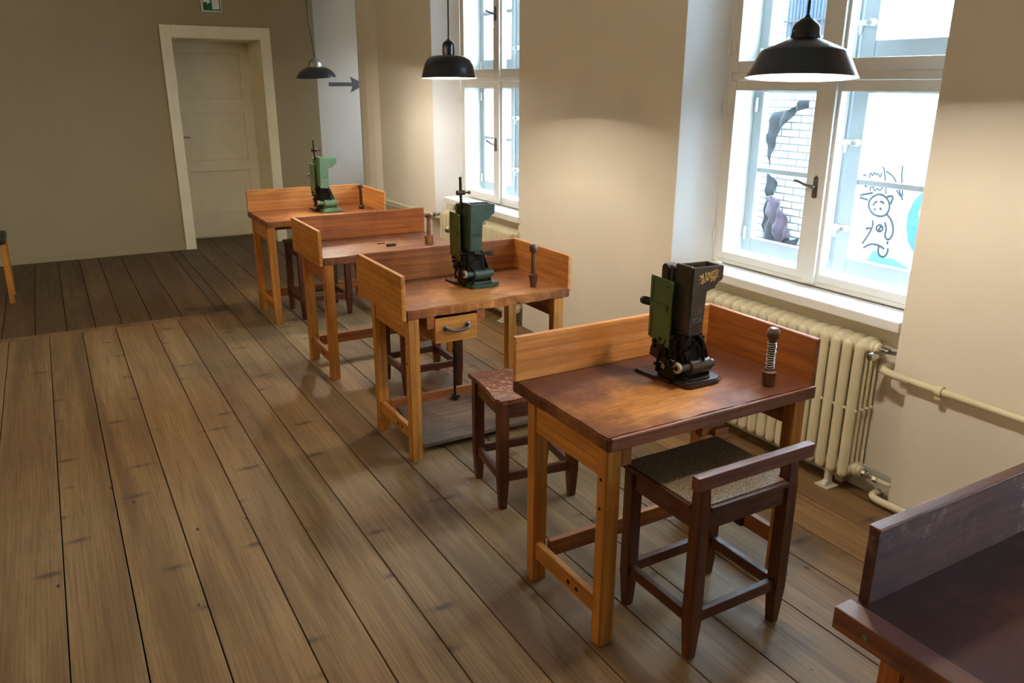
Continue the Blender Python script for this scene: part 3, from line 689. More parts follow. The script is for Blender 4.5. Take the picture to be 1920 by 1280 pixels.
def slab(x0, x1, y0, y1, z0, z1, wear=0.0015, seed=1, bev=0.005):
    """table top with a slightly worn, uneven front and left edge"""
    b = bmesh.new(); bmesh.ops.create_cube(b, size=1)
    for v in b.verts: v.co = Vector(((x0 + x1) / 2 + v.co.x * (x1 - x0), (y0 + y1) / 2 + v.co.y * (y1 - y0), (z0 + z1) / 2 + v.co.z * (z1 - z0)))
    bmesh.ops.bevel(b, geom=b.edges[:], offset=bev, segments=2, affect='EDGES')
    ex = [e for e in b.edges if abs(e.verts[0].co.x - e.verts[1].co.x) > 0.5 * (x1 - x0)]
    bmesh.ops.subdivide_edges(b, edges=ex, cuts=40, use_grid_fill=True)
    ey = [e for e in b.edges if abs(e.verts[0].co.y - e.verts[1].co.y) > 0.5 * (y1 - y0)]
    bmesh.ops.subdivide_edges(b, edges=ey, cuts=24, use_grid_fill=True)
    rr = random.Random(seed); ph = [rr.uniform(0, 6) for _ in range(6)]
    for v in b.verts:
        if v.co.y < y0 + 0.012:
            t = v.co.x; v.co.y += wear * (math.sin(t * 23 + ph[0]) + math.sin(t * 61 + ph[1]) + 0.6 * math.sin(t * 140 + ph[2])); v.co.z += wear * 0.6 * math.sin(t * 31 + ph[3]) - wear * 0.5
        if v.co.x < x0 + 0.012:
            t = v.co.y; v.co.x += wear * (math.sin(t * 33 + ph[4]) + 0.6 * math.sin(t * 97 + ph[5]))
    mb = MB(); mb.add(b); return mb
def wavy_board(x0, x1, y0, y1, z0, z1, r=0.02, seed=1, worn=0.0015):
    b = MB().box(x0, x1, y0, y1, z0, z1, bev=0.003)
    return b
def workbench(loc, top, side, label, zt=0.75, Wd=0.905, Dp=0.575, left=None, right=True, back=True, back_over=0.165, leg=(0.056, 0.048), wear=0.0015, extra=None, topmat='top_worn', legmat='honey', name='workbench', boardmat='honey', ledge=0.0, tl=0.045, backmat=None, rightmat=None):
    t = empty(name, loc, label=label, cat='workbench', group=None)
    x0, x1, y0, y1 = 0.0, Wd, 0.0, Dp
    zu = zt - tl
    slab(x0, x1, y0, y1, zu, zt, wear, seed=int(loc[1] * 100)).obj('tabletop', W(topmat, 'x'), t)
    lx, ly = leg
    for px, py in ((0.004 + lx / 2, 0.002 + ly / 2), (0.004 + lx / 2, Dp - 0.10 - ly / 2), (x1 - 0.035 - lx / 2, 0.004 + ly / 2), (x1 - 0.035 - lx / 2, Dp - 0.06 - ly / 2)):
        MB().bar((px, py, 0), (px, py, zu), lx, ly, 0.003).obj('leg', W(legmat, 'z'), t)
    yb = Dp - 0.10 - ly
    B(0.010, 0.032, ly + 0.002, yb, zu - 0.10, zu, bev=0.002).obj('side_apron', W(side, 'y'), t)
    B(x1 - 0.035 - 0.03, x1 - 0.04, ly + 0.004, Dp - 0.06 - ly, zu - 0.11, zu, bev=0.002).obj('side_apron', W('amber', 'y'), t)
    B(0.004 + lx, x1 - 0.035 - lx, yb + 0.012, yb + 0.034, zu - 0.10, zu, bev=0.002).obj('back_apron', W('amber', 'x'), t)
    B(0.012, 0.036, ly + 0.002, yb, 0.10, 0.165, bev=0.003).obj('stretcher', W(side, 'y'), t)
    B(x1 - 0.065, x1 - 0.04, ly + 0.004, Dp - 0.06 - ly, 0.10, 0.165, bev=0.003).obj('stretcher', W('amber', 'y'), t)
    B(0.004 + lx, x1 - 0.035 - lx, yb - 0.03, yb - 0.006, 0.105, 0.17, bev=0.003).obj('stretcher', W('amber', 'x'), t)
    zb = zt + back_over
    if back: B(0.0 if not left else -0.012, Wd, Dp - 0.022, Dp, zt, zb, bev=0.003).obj('back_board', W(backmat or boardmat, 'x'), t)
    if right: B(Wd - 0.004, Wd + 0.018, 0.015, Dp, zu + 0.01 if right == 'over' else zt - 0.02, zb, bev=0.005).obj('right_board', W(rightmat or boardmat, 'y'), t)
    if left: B(-0.024, -0.002, 0.0, Dp - 0.0, zu - 0.005, zb, bev=0.004).obj('left_board', W(boardmat, 'y'), t)
    # peg holes in the near left leg and the side stretcher
    for z in (0.60, 0.50): MB().cyl((0.003, 0.03, z), (0.0055, 0.03, z), 0.006, seg=10).obj('screw_hole', plain('dark_hole', (20, 12, 8), 0.9), t)
    for y in (0.15, 0.20): MB().cyl((0.011, y + 0.0, 0.13), (0.0135, y, 0.13), 0.009, seg=10).obj('screw_hole', plain('dark_hole', (20, 12, 8), 0.9), t)
    return t

# -- T1: nearest full bench
t1 = workbench((1.318, 1.713, 0), None, 'honey', 'front workbench with dark stained top, back board and black press, nearest full bench', zt=0.75, topmat='top_dark', legmat='honey', boardmat='board', rightmat='amber', wear=0.0016, Wd=0.905, Dp=0.565)
# timber strips let in along the worn left edge, corner notch, runner block
MB().box(0.012, 0.9, -0.008, 0.004, 0.704, 0.7485, bev=0.005).obj('edge_strip', W('edge', 'x'), t1)
MB().box(0.40, 0.50, 0.02, 0.05, 0.655, 0.705, bev=0.002).box(0.44, 0.50, 0.0, 0.09, 0.655, 0.68, bev=0.002).obj('runner_block', W('amber', 'x'), t1)
MB().box(0.062, 0.10, 0.006, 0.05, 0.64, 0.705, bev=0.002).obj('corner_block', W('amber', 'z'), t1)
mb = MB(); mb.box(0.828, 0.842, 0.20, 0.30, 0.10, 0.15, bev=0.004); mb.cyl((0.826, 0.25, 0.125), (0.818, 0.25, 0.125), 0.016, seg=14); mb.cyl((0.82, 0.215, 0.125), (0.826, 0.215, 0.125), 0.006)
mb.obj('bracket', plain('green_black_iron', (38, 42, 34), 0.5, 0.5), t1, label='dark iron bracket')
# -- T2: with drawer
t2 = workbench((1.318, 3.245, 0), None, 'honey', 'second workbench with drawer, three boards and green press', zt=0.765, left=True, topmat='top_worn', boardmat='honey', backmat='amber', rightmat='board', Wd=0.895, Dp=0.585)
dr = MB(); 
dr.box(0.14, 0.36, -0.0, 0.018, 0.585, 0.705, bev=0.002); dr.box(0.14, 0.152, 0.018, 0.34, 0.59, 0.70); dr.box(0.348, 0.36, 0.018, 0.34, 0.59, 0.70); dr.box(0.152, 0.348, 0.018, 0.34, 0.59, 0.60); dr.box(0.152, 0.348, 0.33, 0.34, 0.60, 0.70)
for k in range(4): dr.box(0.1395, 0.152, -0.0008, 0.004, 0.60 + k * 0.027, 0.613 + k * 0.027); dr.box(0.348, 0.3605, -0.0008, 0.004, 0.60 + k * 0.027, 0.613 + k * 0.027)
dro = dr.obj('drawer', W('honey', 'x'), t2)
mb = MB(); mb.tube([(0.195, 0.0, 0.655), (0.195, -0.022, 0.653), (0.21, -0.032, 0.648), (0.25, -0.036, 0.646), (0.29, -0.032, 0.65), (0.31, -0.022, 0.657), (0.31, 0.0, 0.66)], 0.0065, 10, 1)
mb.ball((0.195, -0.002, 0.655), 0.014, 1, 0.4, 1); mb.ball((0.31, -0.002, 0.66), 0.014, 1, 0.4, 1)
mb.obj('handle', plain('blued_steel', (92, 98, 104), 0.4, 0.8), dro)
B(0.10, 0.139, 0.004, 0.36, 0.66, 0.72).obj('drawer_runner', W('amber', 'y'), t2)
B(0.361, 0.405, 0.004, 0.36, 0.66, 0.72).obj('drawer_runner', W('amber', 'y'), t2)
# footboard pedal and pull rod
pd = MB(); pd.prism([(0.06, 0.035), (0.46, 0.12), (0.46, 0.137), (0.06, 0.052)], 0.09, 0.82, 'x')
pdo = pd.obj('foot_pedal', wood('grimy_pedal', (146, 114, 88), (108, 80, 62), 'x', 0.55, 0.9, (84, 68, 58), 0.6), t2)
MB().cyl((0.412, 0.37, 0.115), (0.412, 0.37, 0.72), 0.007).box(0.399, 0.425, 0.358, 0.382, 0.118, 0.145, bev=0.003).cyl((0.385, 0.37, 0.132), (0.44, 0.37, 0.132), 0.006).ball((0.412, 0.37, 0.40), 0.011).obj('pull_rod', M_DARK, t2)
# -- T3
t3 = workbench((1.325, 4.532, 0), None, 'amber', 'third workbench with bare reddish top and no press', zt=0.77, left=True, right=False, topmat='top_grey', boardmat='honey', backmat='amber', Wd=0.90, Dp=0.58, wear=0.002)
# -- T4
t4 = workbench((1.322, 5.90, 0), None, 'honey', 'farthest workbench with light green press, closest to the door', zt=0.785, left=False, topmat='top_worn', boardmat='board', Wd=0.925, Dp=0.615)
# -- T5 at the bottom right corner
t5 = workbench((1.245, 0.262, 0), None, 'amber', 'dark maroon-topped workbench cut off at the lower right, nearest to the viewer', zt=0.75, topmat='maroon', boardmat='scuffed', legmat='amber', back=False, right=False, Wd=0.98, Dp=0.575)
B(0.062, 0.98, 0.553, 0.577, 0.72, 0.92, bev=0.003).obj('back_board', W('scuffed', 'x'), t5)
MB().box(0.061, 0.98, 0.5515, 0.5785, 0.914, 0.9225, bev=0.003).obj('board_edge', W('red', 'x'), t5)
B(-0.006, 0.045, -0.006, 0.581, 0.703, 0.7535, bev=0.004).obj('edge_strip', W('edge', 'y'), t5)
MB().cyl((-0.0075, 0.505, 0.73), (0.0, 0.505, 0.73), 0.007, seg=12).obj('screw', M_STEEL, t5)

# small things on T3
bm_ = plain('black_block', (22, 19, 18), 0.5)
B(-0.028, 0.028, -0.014, 0.014, 0, 0.014, bev=0.002).obj('metal_block', bm_, label='small black block on the bare third workbench', cat='block').location = (1.82, 4.70, 0.7705)
B(-0.024, 0.024, -0.008, 0.008, 0, 0.004, bev=0.001).obj('metal_strip', plain('brown_iron', (50, 32, 26), 0.5), label='thin dark metal strip lying left of the black block', cat='strip').location = (1.79, 4.80, 0.7705)

# ================================================================== PEGS
def peg(x, y, z, kind, label):
    t = empty('wooden_peg', (x, y, z), rz=0.3, label=label, cat='peg')
    wd = wood('peg_wood', (108, 74, 50), (66, 42, 28), 'z', 0.4, 0.6)
    if kind == 1:
        MB().lathe([(0.019, 0), (0.021, 0.01), (0.025, 0.045), (0.026, 0.052), (0.018, 0.056), (0.017, 0.06)], 24).obj('base', wd, t)
        MB().lathe([(0.0145, 0.056), (0.0125, 0.09), (0.0135, 0.13), (0.0145, 0.155), (0.010, 0.17)], 20).obj('neck', wood('pale_neck', (96, 72, 52), (62, 44, 32), 'z', 0.4, 0.4), t)
        mb = MB(); pts = []
        for k in range(120):
            a = k * 0.62; q = k / 119; r = 0.0155 + 0.001 * math.sin(k * 0.9) - 0.0015 * math.sin(q * PI)
            pts.append((r * math.cos(a), r * math.sin(a), 0.060 + 0.098 * q))
        mb.tube(pts, 0.0016, 6); mb.obj('wire_wrap', plain('bright_wire', (214, 210, 200), 0.3, 0.8, 0.05), t)
        MB().lathe([(0, 0.160), (0.011, 0.161), (0.013, 0.166), (0.020, 0.174), (0.0235, 0.186), (0.022, 0.199), (0.015, 0.209), (0, 0.213)], 24, cap=False).obj('knob', plain('polished_knob', (78, 58, 46), 0.3, var=0.1, coat=0.3), t)
    elif kind == 2:
        MB().lathe([(0.0155, 0), (0.017, 0.01), (0.0235, 0.06), (0.024, 0.065), (0.015, 0.068)], 24).obj('base', wd, t)
        MB().lathe([(0.0125, 0.066), (0.0115, 0.12), (0.0125, 0.18), (0.013, 0.185)], 20).obj('neck', wd, t)
        MB().lathe([(0.012, 0.178), (0.020, 0.182), (0.022, 0.19), (0.0225, 0.205), (0.016, 0.218), (0, 0.222)], 24, cap=False).obj('knob', wd, t)
    elif kind == 3:
        B(-0.022, 0.022, -0.018, 0.018, 0, 0.055, bev=0.003).obj('base', wood('peg_block', (150, 104, 60), (104, 68, 38), 'z'), t)
        MB().lathe([(0.0125, 0.05), (0.014, 0.09), (0.012, 0.10), (0.0135, 0.11), (0.011, 0.16), (0.011, 0.178)], 20).obj('neck', wood('peg_block', (150, 104, 60), (104, 68, 38), 'z'), t)
        MB().lathe([(0.014, 0.170), (0.021, 0.174), (0.0215, 0.188), (0.013, 0.196), (0, 0.198)], 16, cap=False).obj('knob', wd, t)
    else:
        MB().lathe([(0.024, 0), (0.024, 0.018), (0.018, 0.028), (0.013, 0.03)], 8).obj('base', plain('bronzed', (86, 66, 44), 0.4, 0.4), t)
        MB().lathe([(0.013, 0.025), (0.0125, 0.17)], 20).obj('neck', plain('bronzed', (86, 66, 44), 0.4, 0.4), t)
        MB().lathe([(0.014, 0.165), (0.023, 0.170), (0.023, 0.188), (0.012, 0.197), (0, 0.198)], 8, cap=False).obj('knob', plain('bronzed', (86, 66, 44), 0.4, 0.4), t)
    return t
peg(2.075, 1.795, 0.7505, 1, 'turned peg with ball knob and wire-wrapped neck on the front workbench')
peg(2.065, 3.36, 0.7655, 2, 'slim dark wooden peg with conical foot on the second workbench')
peg(2.06, 4.645, 0.7705, 3, 'short yellowish wooden peg with square foot on the third workbench')
peg(2.165, 6.215, 0.7855, 4, 'bronze-brown bolt-like peg on the farthest workbench')

# ================================================================== PRESSES
def press(x, y, z, rz, body, plate, label, kind, s=1.0):
    t = empty('riveting_press', (x, y, z), rz=rz, label=label, cat='press'); t.scale = (s, s, s)
    # base casting
    mb = MB(); mb.prism([(-0.085, -0.040), (-0.07, -0.05), (0.055, -0.05), (0.085, -0.032), (0.09, 0.01), (0.075, 0.045), (-0.05, 0.05), (-0.085, 0.03)], 0, 0.02, 'z', bev=0.005)
    mb.box(-0.06, 0.035, -0.03, 0.035, 0.018, 0.03, bev=0.004); mb.obj('base', body, t)
    # support bracket: curved web and flange
    mb = MB(); web = [(-0.045, 0.205), (-0.012, 0.195), (0.012, 0.15), (0.030, 0.10), (0.040, 0.055), (0.045, 0.018), (-0.05, 0.018), (-0.055, 0.05), (-0.03, 0.09), (-0.05, 0.14)]
    mb.prism(web, 0.012, 0.028, 'y', bev=0.003)
    mb.tube([(-0.010, 0.012, 0.20), (0.014, 0.012, 0.15), (0.034, 0.012, 0.10), (0.045, 0.012, 0.055), (0.048, 0.012, 0.016)], 0.024, 10, 1, flat=0.005)
    mb.obj('bracket', body, t)
    # column casting with open hopper
    mb = MB(); F = [(-0.080, 0.19), (-0.020, 0.183), (-0.013, 0.195), (-0.008, 0.325), (-0.002, 0.340), (0.030, 0.343), (0.033, 0.362), (0.058, 0.368), (0.064, 0.378), (0.064, 0.420), (-0.074, 0.424)]
    mb.prism(F, -0.024, -0.012, 'y', bev=0.003); mb.prism(F, 0.050, 0.060, 'y', bev=0.003)
    mb.box(-0.079, -0.066, -0.018, 0.058, 0.19, 0.427, bev=0.003)
    mb.box(0.052, 0.064, -0.018, 0.056, 0.372, 0.420, bev=0.003)
    mb.prism([(-0.020, 0.185), (-0.010, 0.195), (-0.004, 0.33), (-0.016, 0.335)], -0.018, 0.055, 'y')
    mb.prism([(-0.016, 0.33), (0.030, 0.345), (0.055, 0.37), (0.05, 0.378), (0.02, 0.356), (-0.018, 0.345)], -0.018, 0.055, 'y')
    mb.obj('column', body, t)
    # round-topped guide plates
    mb = MB()
    for x0, x1, a, c in ((-0.082, -0.076, 0.066, 0.084), (-0.086, -0.074, 0.088, 0.122)):
        m_ = (a + c) / 2; r = (c - a) / 2; zt_ = 0.418
        pts = [(a, 0.15), (c, 0.15)] + [(m_ + r * math.cos(PI * i / 8), zt_ - r + r * math.sin(PI * i / 8)) for i in range(9)]
        mb.prism(pts, x0, x1 + 0.03, 'x', bev=0.002)
    mb.obj('guide_plate', body, t)
    # magazine cover plate
    px = -0.104
    mb = MB(); mb.prism([(0.036, 0.128), (0.150, 0.148), (0.152, 0.372), (0.040, 0.368)], px, px + 0.004, 'x', bev=0.001)
    mb.box(px - 0.004, px + 0.001, 0.036, 0.052, 0.135, 0.365, bev=0.001); mb.box(px - 0.003, px + 0.001, 0.138, 0.150, 0.152, 0.368, bev=0.001)
    mb.box(px + 0.002, px + 0.03, 0.13, 0.14, 0.2, 0.34)
    mb.box(px - 0.006, px - 0.001, 0.058, 0.145, 0.258, 0.280, bev=0.0015)
    for yy, zz in ((0.062, 0.345), (0.136, 0.35)): mb.ball((px - 0.001, yy, zz), 0.004, 1, 1, 1, 8)
    cp = mb.obj('cover_plate', plate, t)
    mb = MB(); mb.tube([(px - 0.003, 0.15, 0.270), (px - 0.012, 0.175, 0.270), (px - 0.006, 0.20, 0.270), (px + 0.012, 0.208, 0.270), (px + 0.024, 0.195, 0.270), (px + 0.02, 0.165, 0.270), (px + 0.01, 0.15, .27)], 0.003, 8, 2, flat=0.010)
    mb.obj('finger_loop', M_DARK if kind == 1 else M_STEEL, cp)
    # drive head and linkages
    mb = MB()
    mb.cyl((-0.04, -0.006, 0.115), (-0.04, 0.055, 0.115), 0.046, seg=28)
    mb.cyl((-0.04, -0.016, 0.115), (-0.04, -0.004, 0.115), 0.030, 0.036, seg=24)
    mb.box(-0.085, -0.02, -0.012, 0.06, 0.13, 0.20, bev=0.008)
    mb.box(-0.095, -0.075, 0.01, 0.10, 0.09, 0.165, bev=0.006)
    mb.cyl((-0.10, 0.03, 0.13), (-0.07, 0.03, 0.13), 0.018); mb.cyl((-0.105, 0.075, 0.115), (-0.07, 0.075, 0.115), 0.022)
    mb.box(-0.09, -0.04, 0.02, 0.11, 0.012, 0.06, bev=0.006)
    mb.tube([(-0.10, 0.10, 0.03), (-0.105, 0.09, 0.09), (-0.10, 0.06, 0.15), (-0.095, 0.05, 0.19)], 0.006, 8, 1)
    mb.tube([(-0.03, -0.026, 0.185), (-0.012, -0.03, 0.16), (-0.010, -0.03, 0.12), (0.0, -0.026, 0.09)], 0.0055, 8, 1)
    rr = random.Random(5)
    for _ in range(16):
        c = (rr.uniform(-0.105, -0.085), rr.uniform(-0.005, 0.12), rr.uniform(0.05, 0.18)); mb.cyl(c, (c[0] - 0.012, c[1], c[2]), rr.uniform(0.004, 0.009), seg=8)
    for _ in range(10):
        c = (rr.uniform(-0.08, 0.0), -0.012, rr.uniform(0.09, 0.18)); mb.cyl(c, (c[0], c[1] - rr.uniform(0.008, 0.018), c[2]), rr.uniform(0.004, 0.008), seg=8)
    mb.obj('mechanism', M_DARK, t)
    mb = MB(); mb.cyl((-0.055, -0.012, 0.068), (0.034, -0.012, 0.068), 0.026, seg=28); mb.cyl((0.034, -0.012, 0.068), (0.056, -0.012, 0.068), 0.015); mb.cyl((-0.10, -0.012, 0.072), (-0.05, -0.012, 0.070), 0.015)
    mb.obj('roller_housing', body, t)
    mb = MB(); mb.lathe([(0.008, 0), (0.019, 0), (0.019, 0.008), (0.016, 0.010), (0.008, 0.010)], 28, Matrix.Translation((-0.10, -0.012, 0.074)) @ Matrix.Rotation(rad(-90), 4, 'Y'))
    mb.obj('roller', plain('pale_roller', (176, 170, 150), 0.4, 0.3), t, label='pale metal roller')
    mb = MB(); mb.cyl((-0.108, -0.012, 0.074), (-0.112, -0.012, 0.074), 0.009); mb.tube([(-0.104, -0.005, 0.07), (-0.102, 0.045, 0.068)], 0.008, 8)
    mb.cyl((-0.10, 0.048, 0.066), (-0.115, 0.048, 0.066), 0.011); mb.obj('link_arm', M_DARK, t)
    MB().lathe([(0.005, 0), (0.010, 0), (0.010, 0.003), (0.005, 0.003)], 20, Matrix.Translation((-0.115, 0.048, 0.066)) @ Matrix.Rotation(rad(-90), 4, 'Y')).obj('link_pin', M_BRASS, t, label='brass pin')
    # rear guard: fan of leather-brown sheet
    pts = [(0.055, 0.06)] + [(0.06 + 0.10 * math.cos(a), 0.065 + 0.11 * math.sin(a)) for a in [rad(q) for q in (5, 20, 35, 50, 65, 80, 95)]]
    MB().prism(pts, -0.088, -0.080, 'x').obj('guard', plain('brown_guard', (62, 36, 26), 0.6, 0.2, 0.2), t, label='dark brown guard plate')
    MB().prism([(-0.095, 0.03), (-0.05, 0.05), (-0.07, 0.12), (-0.105, 0.205), (-0.115, 0.20), (-0.108, 0.11)], 0.0005, 0.010, 'z').obj('work_tongue', plain('rusty_tongue', (66, 34, 24), 0.5, 0.3, 0.2), t, label='rusty pointed tongue')
    # cast lettering plaque
    mb = MB(); yy = -0.0265
    glyph = plain('raised_casting', (120, 104, 84), 0.35, 0.4) if kind == 1 else body
    def txt(s_, x_, z_, h, mat, nm, parent):
        c = bpy.data.curves.new(nm, 'FONT'); c.body = s_; c.size = h; c.extrude = 0.0015
        tmp = bpy.data.objects.new(nm, c); COL.objects.link(tmp)
        dg = bpy.context.evaluated_depsgraph_get(); me = bpy.data.meshes.new_from_object(tmp.evaluated_get(dg)); bpy.data.objects.remove(tmp)
        o = bpy.data.objects.new(nm, me); COL.objects.link(o); me.materials.clear(); me.materials.append(mat)
        me.transform(Matrix.Translation((x_, -0.0250, z_)) @ Matrix.Rotation(rad(90), 4, 'X')); o.parent = parent; return o
    if kind == 1:
        txt('55 35', -0.072, 0.264, 0.020, glyph, 'raised_number', t)['label'] = 'raised number on the column'
        txt('EDA', -0.066, 0.232, 0.024, glyph, 'raised_letters', t)['label'] = 'raised letters on the column'
    else:
        txt('MDS', -0.066, 0.262, 0.026, glyph, 'raised_letters', t)
    if kind == 1:
        # flaking gold transfer on the hopper
        mb = MB(); rg = random.Random(3)
        for _ in range(150):
            u = rg.random(); vv = rg.random(); xx = -0.045 + 0.085 * u; zz = 0.368 + 0.034 * vv + 0.006 * u
            if u < 0.3 and rg.random() < 0.45: continue
            if u > .8 and vv < .25: continue
            a = rg.uniform(0, 3); l_ = rg.uniform(0.0015, 0.0045)
            mb.prism([(xx + l_ * math.cos(a + q) * (1 if i % 2 else 0.6), zz + l_ * math.sin(a + q)) for i, q in enumerate((0, 1.3, 2.6, 3.9, 5.2))], -0.0252, -0.0238, 'y')
        mb.obj('gold_transfer', plain('gold_leaf', (206, 170, 104), 0.45, 0.25), t, label='flaking gold transfer')
    else:
        mb = MB(); mb.cyl((-0.085, 0.055, 0.40), (-0.088, 0.055, 0.545), 0.0075, seg=14); mb.ball((-0.088, 0.055, 0.545), 0.0085)
        mb.cyl((-0.108, 0.055, 0.475), (-0.066, 0.055, 0.475), 0.012, seg=12); mb.cyl((-0.066, 0.055, 0.475), (-0.04, 0.055, 0.473), 0.005); mb.ball((-0.04, 0.055, 0.473), 0.008)
        mb.obj('feed_rod', plain('rod_iron', (70, 58, 50) if kind == 2 else (128, 84, 66), 0.35, 0.6), t, label='upright feed rod')
    if kind == 2:
        mb = MB(); rg = random.Random(8)
        for _ in range(46):
            a = rg.uniform(-0.35, 0.45); c = rg.uniform(-0.3, 0.3); L = rg.uniform(0.05, 0.085)
            mb.tube([(-0.03, -0.030, 0.178), (-0.03 + L * math.cos(a), -0.035 + L * c * 0.5, 0.178 + L * math.sin(a) * 0.5 - 0.006)], 0.0011, 4)
        mb.cyl((-0.06, -0.03, 0.185), (-0.025, -0.03, 0.176), 0.008); mb.obj('brush', plain('dark_bristle', (36, 26, 22), 0.7), t)
        MB().box(0.0, 0.055, 0.055, 0.066, 0.305, 0.325, bev=0.003).cyl((-0.02, 0.06, 0.315), (0.0, 0.06, 0.315), 0.006).obj('side_lever', M_STEEL, t, label='bright steel side lever')
    return t
m_blackp = plain('worn_black_casting', (72, 60, 51), 0.33, 0.35, 0.25, 0.15, 25, 0.2, worn=(92, 76, 60), worn_at=0.66)
m_green1 = plain('green_plate_paint', (78, 98, 56), 0.45, 0.0, 0.1, 0.05, 20)
m_dgreen = plain('dark_green_casting', (58, 76, 60), 0.4, 0.1, 0.2, 0.1, 18, worn=(34, 36, 30), worn_at=0.60)
m_olive = plain('olive_plate_paint', (88, 96, 50), 0.45, 0.1, 0.2, 0.05, 18, worn=(52, 48, 30), worn_at=0.6)
m_lgreen = plain('light_green_casting', (126, 156, 116), 0.42, 0.05, 0.12, 0.08, 18)
press(1.875, 1.94, 0.7505, 0, m_blackp, m_green1, 'black press with bright green side plate on the front workbench', 1)
press(1.842, 3.50, 0.7655, 0, m_dgreen, m_olive, 'dark green press with olive side plate and upright rod on the second workbench', 2)
press(1.905, 6.20, 0.7855, 0, m_lgreen, m_lgreen, 'light green press on the farthest workbench', 3)

# ================================================================== STOOLS
def stool_feet(t, w, d_, h, s, mat, leg=0.045, taper=True, back=None):
    k = 0
    for px, py in ((0, 0), (1, 0), (0, 1), (1, 1)):
        x = px * (w - leg) + leg / 2; y = py * (d_ - leg) + leg / 2
        zt_ = h if not (back and py == 0) else back
        mb = MB()
        mb.bar((x, y, 0), (x, y, 0.14), leg * 0.66, leg * 0.66, 0.001, leg, leg); mb.bar((x, y, 0.139), (x, y, min(h, zt_)), leg, leg, 0.002)
        if back and py == 0: mb.bar((x, y, h - 0.01), (x, y + 0.002, back), leg, leg, 0.002, leg * 0.8, leg * 0.8)
        mb.obj('leg', W(mat, 'z'), t)
def stool(x, y, rz, w, d_, h, mat, label, name='stool', kind=0):
    t = empty(name, (x, y, 0), rz=rz, label=label, cat='stool')
    leg = 0.045
    back = 0.635 if kind == 1 else None
    stool_feet(t, w, d_, h - 0.02, 0, mat, leg, back=back)
    for a in (0, 1):
        yy = a * (d_ - leg)
        B(leg, w - leg, yy + 0.012, yy + 0.034, h - 0.085, h - 0.02, bev=0.002).obj('apron', W(mat, 'x'), t)
        B(leg, w - leg, yy + 0.010, yy + 0.034, 0.13, 0.17, bev=0.003).obj('stretcher', W(mat, 'x'), t)
        xx = a * (w - leg)
        B(xx + 0.012, xx + 0.034, leg, d_ - leg, h - 0.085, h - 0.02, bev=0.002).obj('apron', W(mat, 'y'), t)
        B(xx + 0.010, xx + 0.034, leg, d_ - leg, 0.125, 0.165, bev=0.003).obj('stretcher', W(mat, 'y'), t)
    if kind == 1:
        mb = MB(); mb.box(leg + .001, w - leg - .001, -0.002, leg, h - 0.02, h - 0.002, bev=0.003); mb.box(-0.002, w + 0.002, leg, d_ + 0.012, h - 0.02, h - 0.002, bev=0.003)
        mb.obj('seat', W(mat, 'x'), t)
        N = NT('speckled_linoleum'); v = N.coords((1, 1, 1)); vo = N.n('TexVoronoi'); N.l(v, vo.inputs['Vector']); vo.inputs['Scale'].default_value = 260
        sp = N.n('SeparateColor'); N.l(vo.outputs['Color'], sp.inputs[0]); f = N.noise(v, 220, 3, 0.7)
        N.l(N.ramp(f, [(0.36, lin((48, 36, 26))), (0.52, lin((96, 76, 54))), (0.64, lin((170, 148, 112)))]), N.b.inputs['Base Color'])
        N.b.inputs['Roughness'].default_value = 0.5; N.bump(f, 0.4, 0.001)
        mb = MB(); mb.box(leg + .006, w - leg - .006, 0.012, leg + 0.002, h - 0.002, h + 0.003); mb.box(0.006, w - 0.006, leg, d_ + 0.004, h - 0.002, h + 0.003, bev=0.001)
        mb.obj('seat_cover', N.m, t, label='speckled brown linoleum seat cover')
        B(-0.035, w + 0.035, -0.018, 0.012, 0.622, 0.668, bev=0.003).obj('back_rail', W('red', 'x'), t)
    elif kind == 2:
        # dished seat with nibbled corners
        b = bmesh.new(); n = 18; V = []
        for j in range(n + 1):
            row = []
            for i in range(n + 1):
                u = i / n; vv = j / n; X = -0.008 + u * (w + 0.016); Y = -0.005 + vv * (d_ + 0.03)
                Y += 0.02 * math.sin(u * PI) * (1 - vv) ** 2; X += 0.012 * math.sin(vv * PI) * ((1 - u) ** 3 - u ** 3)
                if u < 0.12 and vv < 0.1: X += 0.02
                Z = h - 0.010 * math.sin(u * PI) * math.sin(vv * PI)
                row.append(b.verts.new((X, Y, Z)))
            V.append(row)
        for j in range(n):
            for i in range(n): b.faces.new((V[j][i], V[j][i + 1], V[j + 1][i + 1], V[j + 1][i]))
        r = bmesh.ops.extrude_face_region(b, geom=b.faces[:])
        for v in r['geom']:
            if isinstance(v, bmesh.types.BMVert): v.co.z -= 0.02
        bmesh.ops.recalc_face_normals(b, faces=b.faces[:])
        mb = MB(); mb.add(b); mb.obj('seat', wood('worn_red_seat', (128, 72, 46), (96, 48, 32), 'x', 0.5, 0.5, None, 0, 1.0, (186, 140, 98)), t)
        MB().prism([(0.0, -0.003), (0.075, -0.003), (0.065, 0.03), (0.02, 0.035)], h - 0.002, h + 0.003, 'z').obj('seat_repair', W('red', 'x'), t, label='pale repaired corner')
    else:
        MB().box(-0.01, w + 0.01, -0.01, d_ + 0.01, h - 0.02, h, bev=0.006).obj('seat', W(mat, 'x'), t)
    return t
stool(1.527, 1.518, 0, 0.422, 0.365, 0.545, 'dark', 'dark brown stool with low back rail and speckled seat in front of the front workbench', name='stool', kind=1)
stool(1.462, 2.635, rad(-8), 0.375, 0.35, 0.508, 'dark', 'stool with worn reddish chipped seat between the front and second workbenches', kind=2)
stool(1.615, 4.055, 0, 0.385, 0.36, 0.50, 'dark', 'dark stool between the second and third workbenches, behind the drawer')
stool(1.54, 5.925, 0, 0.41, 0.40, 0.57, 'dark', 'dark stool pushed under the farthest workbench')
